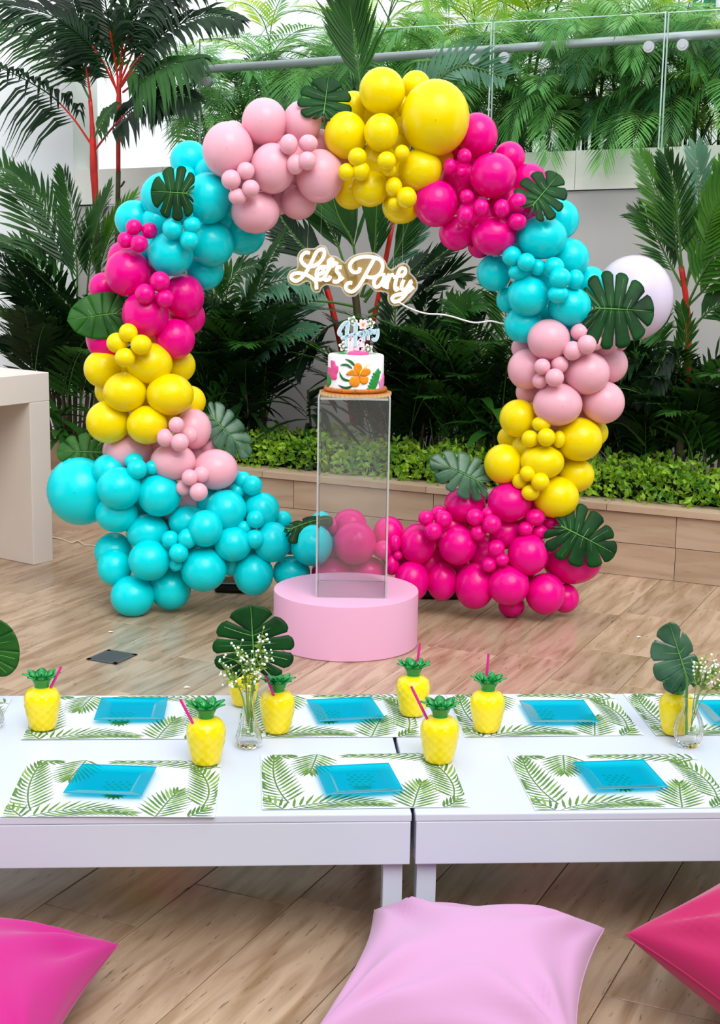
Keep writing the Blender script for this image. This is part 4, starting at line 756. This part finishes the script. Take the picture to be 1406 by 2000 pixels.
m = MB(); m.lathe([(.001, .004), (.02, .012), (.035, .008), (.036, .0), (.001, 0)], 20, (.005, -.03, zc+hcake), fn=lambda r0, z, q: r0*(1+.18*math.cos(5*q))); m.build('top_flower', 'fondant_pink', ck, smooth=True)
for k, (x, y, a) in enumerate([(-.055, -.03, 2.9), (-.03, -.05, 3.6), (.06, -.035, .2), (-.075, .01, 2.6)]):
    m = MB(); strap_leaf(m, V((x*.5, y*.5, zc+hcake+.003)), V((math.cos(a), math.sin(a)*.6, .05)), .055, .008, .1, k); m.build('top_leaf', 'fondant_green', ck, smooth=True)
# cake topper: layered card "Happy 14"
tp = thing('cake_topper', 'layered card cake topper reading Happy 14 with white flower', 'cake topper', CK+V((0, -.005, zc+hcake)))
def tz(x, y, d=0): return pY(620+x/8.79, 610+y/8.79, CK.y-.005-d)-V(tp.location)
def card(polys, nm, mt, d, th=.0012, smooth=True):
    m = MB()
    for poly in polys:
        pl_ = [(p.x, p.y) for p in (cat_rom([V((x, y, 0)) for x, y in poly+poly[:1]], 3)[:-1] if smooth else [V((x, y, 0)) for x, y in poly])]; n = len(pl_)
        m.add([tz(x, y, d) for x, y in pl_]+[tz(x, y, d+th) for x, y in pl_], [tuple(range(n)), tuple(reversed(range(n, 2*n)))]+[(i, n+i, n+(i+1) % n, (i+1) % n) for i in range(n)])
    return m.build(nm, mt, tp)
def ribbon(strokes, wd):
    out = []
    for st, ww in strokes:
        P_ = cat_rom([V((x, y, 0)) for x, y in st], 4); l, r2 = [], []
        for i, p in enumerate(P_):
            t_ = (P_[min(i+1, len(P_)-1)]-P_[max(i-1, 0)]).normalized(); n = V((-t_.y, t_.x, 0))*(ww+wd); l.append(p+n); r2.append(p-n)
        out.append((l, r2))
    return out
HAPPY = [([(430,380),(385,385),(370,340),(400,270),(460,195),(525,175),(515,260),(505,380),(500,590)], 20), ([(665,170),(655,300),(650,420),(648,590)], 22), ([(400,455),(470,425),(560,395),(650,370)], 14),
 ([(760,345),(720,345),(715,390),(750,395),(765,350),(770,400)], 12), ([(800,320),(795,440),(795,500)], 13), ([(800,330),(840,320),(850,365),(810,390)], 12), ([(880,300),(872,420),(870,480)], 13), ([(880,310),(915,300),(930,350),(890,370)], 12), ([(950,290),(955,350),(990,350),(1010,290)], 12), ([(1030,280),(1035,380),(1010,460),(970,480),(945,440)], 16)]
def strokes_card(strokes, extra, nm, mt, d):
    m = MB()
    for l, r2 in ribbon(strokes, extra):
        n = len(l); vv = [tz(p.x, p.y, d) for p in l]+[tz(p.x, p.y, d) for p in r2]+[tz(p.x, p.y, d+.0015) for p in l]+[tz(p.x, p.y, d+.0015) for p in r2]
        fs = []
        for i in range(n-1): fs += [(i, i+1, n+i+1, n+i), (2*n+i, 3*n+i, 3*n+i+1, 2*n+i+1), (i, 2*n+i, 2*n+i+1, i+1), (n+i, n+i+1, 3*n+i+1, 3*n+i)]
        fs += [(0, n, 3*n, 2*n), (n-1, 3*n-1, 4*n-1, 2*n-1)]
        m.add(vv, fs)
    return m.build(nm, mt, tp)
ONE = [([(545,470),(585,450),(585,685)], 24)]; FOUR = [([(735,470),(640,620),(830,620)], 20), ([(750,470),(750,700)], 26)]
card([[(540,440),(620,440),(640,560),(740,430),(800,440),(810,600),(840,600),(840,650),(800,700),(540,700),(520,600)]], 'white_backing', 'card_white', -.003)
strokes_card(ONE+FOUR, 6, 'numeral_14', 'card_pink', .0)
for cx_, cy_, rot in ((600, 150, 0), (900, 190, 1), (450, 580, 2), (870, 630, 3)):
    pol = []; rw = random.Random(rot)
    for i in range(24):
        a = 2*math.pi*i/24; rr_ = 78*(1+.2*math.cos(5*a+rot)); pol.append((cx_+rr_*math.cos(a), cy_+rr_*math.sin(a)))
    card([pol], 'leaf_cluster_border', 'card_white', -.001)
    lv = []
    for i in range(9):
        a = 2*math.pi*i/9+rot; c_, s2 = math.cos(a), math.sin(a); q = lambda l, w_: (cx_+c_*l-s2*w_, cy_+s2*l+c_*w_); lv.append([q(20, 0), q(42, 13), q(66, 0), q(42, -13)])
    card(lv, 'leaf_cluster', 'card_green', .0008, smooth=False)
strokes_card(HAPPY, 14, 'word_border', 'card_white', .002); strokes_card(HAPPY, 2, 'word_happy', 'card_blue', .004)
for i in range(6):
    a = 2*math.pi*i/6; c_, s2 = math.cos(a), math.sin(a); q = lambda l, w_: (780+c_*l-s2*w_, 205+s2*l+c_*w_); card([[q(5, 0), q(45, 32), q(88, 20), q(95, 0), q(88, -20), q(45, -32)]], 'flower_petal', 'card_pink', .005+.0008*(i % 3))
card([[(765, 190), (800, 190), (800, 225), (765, 225)]], 'flower_centre', 'fondant_orange', .009)
m = MB(); m.tube([tz(660, 560, -.002), tz(640, 780, -.002)], .0012, 6); m.build('stick', 'card_white', tp)

# ------------------------------------------------------------------ white low tables
TZ = .35
TA = math.radians(3.75); TX, TY = V((math.cos(TA), math.sin(TA), 0)), V((-math.sin(TA), math.cos(TA), 0))
fe = pz(808, 1590, TZ); be = pz(703, 1356.5, TZ); TD = (be-fe).dot(TY)
APR = .116
def table(label, x0, x1, legs):
    base = fe+TX*((x0+x1)/2)+TY*(TD/2); base.z = 0; t = thing('low_table', label, 'table', base, TA, 'white low tables'); L = x1-x0
    bevel(MB().box((0, 0, TZ-.009), (L, TD, .018)).build('tabletop', 'paint_white', t), .003)
    for sy in (-1, 1): bevel(MB().box((0, sy*(TD/2-.011), TZ-.018-(APR-.018)/2), (L-.004, .022, APR-.018)).build('apron', 'paint_white', t), .002)
    for sx in (-1, 1): bevel(MB().box((sx*(L/2-.0125), 0, TZ-.018-(APR-.018)/2), (.022, TD-.06, APR-.018)).build('apron', 'paint_white', t), .002)
    for sx in (-1, 1):
        for sy in (-1, 1): bevel(MB().box((sx*(L/2-(.036 if sx > 0 else .030)), sy*(TD/2-.052), (TZ-.028)/2), (.043, .05, TZ-.028)).build('leg', 'paint_white', t), .002)
    return t
table('white low table on the left with the gap at its right end', -1.55, -.004, 0)
table('white low table on the right with the gap at its left end', .004, 1.40, 0)
TROT = Matrix((TX, TY, V((0, 0, 1)))).transposed()

# placemats with palm print
MW, MD = .452, .335
def wave(u, v, sd): return .0016+.0016*noise.noise((u*2.2+sd*7, v*2.2, 1.7))+.0006*math.sin(u*9+sd)*math.sin(v*7)
def mat_mesh(sd):
    m = MB(); a, b = 24, 16; vv = []
    for z in (0, 1):
        for j in range(b+1):
            for i in range(a+1): u, v = i/a, j/b; vv.append(((u-.5)*MW, (v-.5)*MD, wave(u, v, sd)-(.0007 if z else 0)))
    k = (a+1)*(b+1); fs = []
    for j in range(b):
        for i in range(a): q = j*(a+1)+i; fs += [(q, q+1, q+a+2, q+a+1), (k+q, k+q+a+1, k+q+a+2, k+q+1)]
    m.add(vv, fs); return m.mesh('placemat', 'mat_paper', True)
PRINT = [ # (x0,y0) base, (x1,y1) control, (x2,y2) tip in mat fractions, leaflet length, count
 ((.13,.10),(.04,.45),(.07,.90),.22,19), ((.30,1.02),(.28,.85),(.25,.66),.20,13), ((1.0,.86),(.78,1.02),(.46,.96),.15,17), ((.13,.0),(.32,.20),(.60,.06),.17,18), ((.72,-.02),(.75,.18),(.80,.42),.20,14), ((.93,.14),(1.0,.45),(.88,.84),.20,18), ((.87,.0),(.91,.03),(.95,.12),.12,6), ((.10,.0),(.07,.06),(.02,.16),.14,7), ((.06,1.0),(.10,.97),(.17,.96),.08,6)]
def print_meshes(sd):
    out = []; r = random.Random(9); asp = MW/MD
    def P3(u, v): u = min(max(u, .004), .996); v = min(max(v, .004), .996); return V(((u-.5)*MW, (v-.5)*MD, wave(u, v, sd)+.0005))
    for (a, c, b, ll, n) in PRINT:
        m = MB(); n = max(5, int(n*.8))
        def quad(pts, mi=0): m.add([P3(*p) for p in pts], [tuple(range(len(pts)))], mi)
        B_ = lambda t_: V((a[0]*(1-t_)**2+2*c[0]*t_*(1-t_)+b[0]*t_*t_, a[1]*(1-t_)**2+2*c[1]*t_*(1-t_)+b[1]*t_*t_, 0))
        for i in range(n):
            t_ = .06+.93*i/(n-1); p = B_(t_); T_ = B_(min(1, t_+.03))-B_(t_-.03); T_ = V((T_.x*asp, T_.y, 0)).normalized(); N_ = V((-T_.y, T_.x, 0)); an = math.radians(60-40*t_); L_ = ll*1.1*math.sin(math.pi*(.25+.68*t_))**.6
            for sg in (-1, 1):
                d = T_*math.cos(an)+N_*sg*math.sin(an); s2 = V((-d.y, d.x, 0))*.0115; k = lambda q: (p.x+q.x/asp, p.y+q.y)
                quad([k(d*.0), k(d*L_*.25+s2*.8), k(d*L_*.6+s2*.8+T_*L_*.06), k(d*L_+T_*L_*.12), k(d*L_*.6-s2*.8+T_*L_*.06), k(d*L_*.25-s2*.8)], r.random() > .75)
        for i in range(8):
            t0, t1 = i/8, (i+1)/8; p, q = B_(t0), B_(t1); T_ = (q-p).normalized(); N_ = V((-T_.y, T_.x, 0))*.004; quad([(p.x-N_.x, p.y-N_.y), (q.x-N_.x, q.y-N_.y), (q.x+N_.x, q.y+N_.y), (p.x+N_.x, p.y+N_.y)])
        out.append(m.mesh('printed_palm_leaf', ['print_green', 'print_pale']))
    m = MB(); cx_, cy_ = .5, .50
    for j in range(5):
        for i in range(4):
            x, y = cx_+(i-1.5+(j % 2)*.5-.25)*.034, cy_+(j-2)*.042; w_ = .014*(1-.08*abs(j-2)**1.5); quad([(x-w_, y), (x, y-.018), (x+w_, y), (x, y+.018)], 1)
    for i in range(9):
        a = math.radians(-90+(i-4)*20); x, y = cx_, cy_-.11; d = V((math.cos(a), math.sin(a), 0)); s2 = V((-d.y, d.x, 0))*.011; L_ = .12-.008*abs(i-4); quad([(x, y), (x+d.x*L_*.5/asp+s2.x, y+d.y*L_*.5+s2.y), (x+d.x*L_/asp, y+d.y*L_), (x+d.x*L_*.5/asp-s2.x, y+d.y*L_*.5-s2.y)])
    out.append(m.mesh('printed_pineapple', ['print_green', 'print_pale'])); return out
MMS = [(mat_mesh(k), print_meshes(k)) for k in range(3)]
def placemat(label, corner_px, rz, k, which='fl', group='palm printed placemats'):
    p = pz(*corner_px, TZ); R_ = RZ(TA+rz); c = p+R_ @ V(((MW/2 if which[1] == 'l' else -MW/2), MD/2 if which[0] == 'f' else -MD/2, 0)); c.z = TZ
    t = thing('placemat', label, 'placemat', c, TA+rz, group); obj('sheet', MMS[k][0], t); [obj(me.name.split('.')[0], me, t) for me in MMS[k][1]]; return t
placemat('palm printed placemat at the front left of the table', (0, 1597), -.02, 0)
placemat('palm printed placemat at the front middle, across the table gap', (512, 1583), .015, 1)
placemat('palm printed placemat at the front right of the table', (1045, 1584), .02, 2)
placemat('palm printed placemat in the back row, leftmost whole one', (41, 1446), 0, 1)
placemat('palm printed placemat in the back row, behind the flower vase and gap', (466, 1442), .0, 2)
placemat('palm printed placemat in the back row, right of the middle', (908, 1441), .02, 0)
placemat('palm printed placemat in the back row at the right frame edge', (1281, 1438), .01, 1)
placemat('palm printed placemat only just showing at the left frame edge', (-22, 1450), .0, 2, 'fr')

# blue plates
def plate_mesh():
    m = MB(); W0, W1, W2 = .053, .058, .086; ring = lambda w_, z: [(-w_, -w_, z), (w_, -w_, z), (w_, w_, z), (-w_, w_, z)]
    vv = ring(W0, .0035)+ring(W1, .0065)+ring(W2, .0115)+ring(W2, .0095)+ring(W1+.001, .0045)+ring(W0+.001, .0015)
    fs = [(0, 1, 2, 3), (23, 22, 21, 20)]
    for k in range(5):
        for i in range(4): j = (i+1) % 4; fs.append((k*4+i, k*4+j, (k+1)*4+j, (k+1)*4+i))
    m.add(vv, fs); pm = m.mesh('plate', 'plate_blue')
    m = MB(); q = [V(p) for p in ring(W2, .0108)]; m.tube(q, .0012, 5, closed=True); return pm, m.mesh('rim', 'plate_edge')
PM, PRM = plate_mesh()
for lab, cs in [('square blue plate on the back left placemat', [(201,1362),(324,1363),(319,1405),(185,1407)]), ('square blue plate in the back row behind the table gap', [(608,1370),(725,1361),(744,1403),(619,1406)]), ('square blue plate in the back row right of the middle', [(1017,1370),(1133,1369),(1165,1409),(1047,1410)]), ('square blue plate cut by the right frame edge', [(1364,1370),(1480,1369),(1515,1408),(1395,1409)]),
 ('square blue plate on the front left placemat', [(166,1493),(309,1497),(273,1555),(119,1548)]), ('square blue plate on the front middle placemat', [(619,1499),(758,1489),(786,1547),(637,1551)]), ('square blue plate on the front right placemat', [(1118,1490),(1249,1484),(1305,1538),(1168,1541)])]:
    q = [pz(x, y, TZ+.014) for x, y in cs]; c = sum(q, V())/4; d = (q[1]-q[0])+(q[2]-q[3]); c.z = TZ+.0038
    t = thing('plate', lab, 'plate', c, math.atan2(d.y, d.x), 'square blue plates'); obj('dish', PM, t); obj('rim', PRM, t)

# pineapple cups
def cup_meshes():
    m = MB(); prof = [(.001, .0), (.029, .0), (.031, .003)]
    key = [(.031, .003), (.0355, .02), (.0405, .045), (.0435, .066), (.0425, .082), (.037, .095), (.027, .103), (.018, .106)]
    for p in cat_rom([V((r_, z, 0)) for r_, z in key], 5)[1:]: prof.append((p.x, p.y))
    prof += [(.016, .107), (.001, .107)]
    def bump(r0, z, q): 
        if r0 < .02 or z < .002: return r0
        a = q*10/ (2*math.pi); b = z/.0115
        return r0+.0019*(abs(math.sin(math.pi*(a+b*.5)))**.6*abs(math.sin(math.pi*(a-b*.5)))**.6)-.0004
    m.lathe(prof, 80, fn=bump); body = m.mesh('cup_body', 'cup_yellow', True)
    m = MB(); m.lathe([(.0165, .105), (.0160, .110), (.0185, .117), (.0225, .125), (.0265, .132), (.0235, .1315), (.018, .124), (.012, .118), (.001, .116)], 24)
    for ring, (cnt, L_, el, z, rad) in enumerate([(8, .026, .62, .132, .0215), (6, .030, .95, .126, .013), (4, .026, 1.25, .124, .005)]):
        for i in range(cnt):
            a = 2*math.pi*(i+.5*ring)/cnt; d = V((math.cos(a)*math.cos(el), math.sin(a)*math.cos(el), math.sin(el))); s2 = V((-math.sin(a), math.cos(a), 0)); nn = s2.cross(d); p = V((math.cos(a)*rad, math.sin(a)*rad, z-.004)); vv = []
            for k in range(6):
                t_ = k/5; w_ = .0115*math.sin(math.pi*(.22+.76*t_))**.8; c = p+d*L_*t_-V((0, 0, 1))*.004*t_*t_
                vv += [c-s2*w_-nn*.003*(1-t_), c+nn*.002, c+s2*w_-nn*.003*(1-t_), c-nn*.003]
            fs = []
            for k in range(5):
                o = k*4; fs += [(o+j, o+(j+1) % 4, o+4+(j+1) % 4, o+4+j) for j in range(4)]
            m.add(vv, fs)
    crown = m.mesh('crown', 'cup_green', True)
    return body, crown
CB, CRN = cup_meshes()
def cup(label, foot_px, st, sc=1.0, rz=0):
    c = pz(*foot_px, TZ); c.y += .028; c.z = TZ+.0042; t = thing('pineapple_cup', label, 'cup', c, 0, 'yellow pineapple cups'); a = obj('body', CB, t); b = obj('crown', CRN, t)
    for o in (a, b): o.scale = (sc,)*3; o.rotation_euler = (0, 0, rz)
    b.scale = (sc*1.08, sc*1.08, sc*1.05); b.location = (0, 0, -.105*.05*sc)
    if st is not None:
        (x0, y0), (x1, y1), fy = st; q0, q1 = pY(x0, y0, c.y+fy)-c, pY(x1, y1, c.y+fy*1.15)-c; d = (q0-q1).normalized(); m = MB()
        m.tube([q1, q0+d*.01], .0033, 10, cap=False); m.tube([q1, q0+d*.01], .0026, 10, cap=False); m.build('straw', 'straw_pink', t, smooth=True)
cup('pineapple cup at the back left corner, straw leaning right', (79, 1432), ((93, 1356), (119, 1303), -.005), 1.0, .2)
cup('pineapple cup on the front left placemat, straw leaning left', (400, 1500), ((380, 1419), (352, 1366), -.02), 1.03, .5)
cup('pineapple cup half hidden behind the middle flower vase', (474, 1384), None, .92, .1)
cup('pineapple cup right beside the middle flower vase', (540, 1438), ((538, 1367), (519, 1318), -.025), .98, .9)
cup('pineapple cup in the back row behind the table gap', (806, 1404), ((814, 1302), (820, 1257), .01), .98, .3)
cup('pineapple cup on the front middle placemat, straw leaning left', (858, 1497), ((838, 1412), (803, 1341), -.005), 1.03, .0)
cup('pineapple cup in the back row with upright straw, right of the gap', (952, 1436), ((950, 1324), (954, 1277), .012), .98, .6)
cup('pineapple cup half hidden behind the right flower vase', (1322, 1441), ((1313, 1352), (1307, 1342), -.01), .98, .4)

# flower vases
def vase(label, foot, key, ribs, twist):
    c = pz(*foot, TZ); c.y += .02; c.z = TZ+.0008; t = thing('bud_vase', label, 'vase', c); P_ = [(p.x, p.y) for p in cat_rom([V((r_, z, 0)) for r_, z in key], 5)]; th = .0022
    outer = [(.001, 0)]+P_; inner = [(max(r_-th, .001), z) for r_, z in P_ if z > .012]; inner = [(.001, .012)]+inner
    f = lambda r0, z, q: r0*(1+(.05*math.cos(ribs*q+twist*z*60) if z > .008 and r0 > .005 else 0))
    m = MB(); m.lathe(outer+inner[::-1], 64, fn=f); m.build('glass_body', 'vase_glass', t, smooth=True); return c
v1 = vase('slim clear glass bud vase left of the table middle', (484, 1464), [(.024, 0), (.031, .008), (.032, .02), (.026, .042), (.0165, .075), (.0125, .105), (.0135, .128), (.0165, .142)], 12, 1.2)
v2 = vase('round-bellied clear glass bud vase at the right', (1346, 1463), [(.022, 0), (.026, .006), (.034, .028), (.036, .045), (.030, .068), (.0205, .09), (.0165, .105), (.018, .120), (.0205, .128)], 14, .0)
vp = lambda x, y, c, d=0: pY(x, y, c.y-d)
monstera('monstera_leaf', 'upright dark green monstera leaf in the left glass vase', vp(497, 1300, v1, .0), vp(489, 1180, v1, -.02), .185, V((0, -1, .25)), 'monstera', lobes=6, gap=.2, s0=.45, seed=12, fold=.05, curl=.04, stem_to=v1+V((.006, .0, .035)))
monstera('monstera_leaf', 'blue green monstera leaf standing in the right glass vase', vp(1342, 1326, v2, .0), vp(1306, 1213, v2, .0), .135, V((-.1, -1, .2)), 'monstera_silver', lobes=5, gap=.20, s0=.6, seed=13, fold=.25, curl=.02, stem_to=v2+V((-.004, .0, .03)), asym=.55)
monstera('monstera_leaf', 'green leaf edge peeking in at the left frame edge', pz(-30, 1300, TZ)+V((0, 0, .09)) if False else pY(-22, 1300, 3.62), pY(-14, 1205, 3.62), .14, V((0, -1, .2)), 'monstera_bright', lobes=5, gap=.2, seed=14, fold=.05, curl=.05, whole=True)
lv = pY(-22, 1405, 3.60); lv.z = TZ
tmp = vase('clear bud vase just outside the left frame edge', (-22, 1425), [(.024, 0), (.031, .008), (.032, .02), (.026, .042), (.0165, .075), (.0125, .105), (.0165, .125)], 12, 1.2)
MB().tube([tmp+V((0, 0, .03)), tmp+V((0, .01, .11)), pY(-22, 1300, 3.62)], .0025, 6).build('leaf_stem', 'midrib')
bpy.data.objects['leaf_stem'].parent = [o for o in bpy.data.objects if o.get('label') == 'green leaf edge peeking in at the left frame edge'][0]
bpy.data.objects['leaf_stem'].location = -V(bpy.data.objects['leaf_stem'].parent.location)
def sprig(label, foot, spots, c, seed, dens):
    r = random.Random(seed); b = c+V(foot); t = thing('baby_breath_sprig', label, 'flowers', b); m = MB(); bl = MB(); lf = MB()
    for (x, y, rad) in spots:
        tip = vp(x, y, c, .035+r.uniform(-.02, .03))-b; mid = V((tip.x*.35, tip.y*.5, tip.z*.62)); m.tube(cat_rom([V((0, 0, 0)), mid, tip], 4), .0011, 5)
        for k in range(dens):
            q = tip+V((r.gauss(0, .5), r.gauss(0, .5)-.3, r.gauss(.15, .5)))*rad*.0011; j = mid.lerp(tip, r.uniform(.45, .95)); m.tube([j, j.lerp(q, .5)+V((0, 0, .004)), q], .0006, 4)
            if r.random() < .72: bl.sphere(q, r.uniform(.0022, .0036), 7, 5)
            else: leaf_quad(lf, q, rdir(r)+V((0, -.3, .4)), rdir(r), .014, .006)
            leaf_quad(lf, j, rdir(r)+V((0, -.3, .5)), rdir(r), .017, .007)
    m.build('stalks', 'sprig_green', t); bl.build('blossoms', 'blossom', t, smooth=True, kind='stuff'); lf.build('leaflets', 'sprig_green', t, kind='stuff')
sprig('white baby\'s breath sprig in front of the upright monstera leaf', (0, -.004, .05), [(440, 1308, 22), (465, 1270, 26), (488, 1290, 24), (478, 1315, 24), (512, 1250, 22), (520, 1285, 22), (455, 1325, 22), (500, 1320, 20)], v1, 3, 15)
sprig('white baby\'s breath sprig spilling out of the right vase', (.004, -.004, .05), [(1366, 1296, 20), (1385, 1310, 22), (1400, 1302, 22), (1380, 1330, 24), (1410, 1330, 22), (1362, 1318, 18)], v2, 5, 15)

# ------------------------------------------------------------------ cushions
def cushion(label, c, size, thick, rz, tiltx, tilty, mt, seed, amp=.008, shear=0):
    N = 44; m = MB(); hs = size/2; t = thing('cushion', label, 'cushion', c); R_ = Matrix.Rotation(rz, 3, 'Z') @ Matrix.Rotation(tiltx, 3, 'X') @ Matrix.Rotation(tilty, 3, 'Y')
    def pt(u, v, sg):
        x = hs*u*(1-.10*(1-v*v)); y = hs*v*(1-.10*(1-u*u)); x += shear*y; e = max(0, (1-u*u)*(1-v*v)); h = thick/2*e**.42
        wr = 0
        for (cu_, cv_) in ((1, 1), (1, -1), (-1, 1), (-1, -1)):
            dx, dy = cu_-u, cv_-v; d = math.hypot(dx, dy); a = math.atan2(dy, dx); wr += math.exp(-d*d*1.5)*math.sin(a*10+seed*1.3+cu_+2*cv_)*min(1, d*2.5)
        wr += .5*noise.noise((u*1.7+seed, v*1.7, sg*2.0))
        return R_ @ V((x, y, sg*(h+amp*wr*min(1, e*3.5))))
    vv = []; fs = []
    for sg in (1, -1):
        o = len(vv)
        for j in range(N+1):
            for i in range(N+1):
                a = math.sin((2*i/N-1)*math.pi/2); b = math.sin((2*j/N-1)*math.pi/2); vv.append(pt(a, b, sg))
        for j in range(N):
            for i in range(N):
                q = (o+j*(N+1)+i, o+j*(N+1)+i+1, o+(j+1)*(N+1)+i+1, o+(j+1)*(N+1)+i); fs.append(q if sg > 0 else tuple(reversed(q)))
    m.add(vv, fs); m.build('cover', mt, t, smooth=True)
    ed = [(-1+2*i/30, -1) for i in range(30)]+[(1, -1+2*i/30) for i in range(30)]+[(1-2*i/30, 1) for i in range(30)]+[(-1, 1-2*i/30) for i in range(30)]
    MB().tube([pt(a, b, 1) for a, b in ed], .0022, 6, closed=True).build('seam', mt, t, smooth=True)
cushion('pale pink cushion on the floor by the table legs', V((.232, 2.735, .112)), .495, .225, math.radians(-4), math.radians(3), math.radians(2), 'fabric_pink', 1, .022, .18)
cushion('bright magenta cushion at the lower left corner', V((-.785, 2.66, .10)), .52, .2, math.radians(-8), math.radians(3), math.radians(3), 'fabric_magenta', 2, .018)
cushion('hot pink red cushion at the lower right corner', V((.945, 2.74, .165)), .56, .26, math.radians(40), math.radians(16), math.radians(-10), 'fabric_hot', 3, .018)
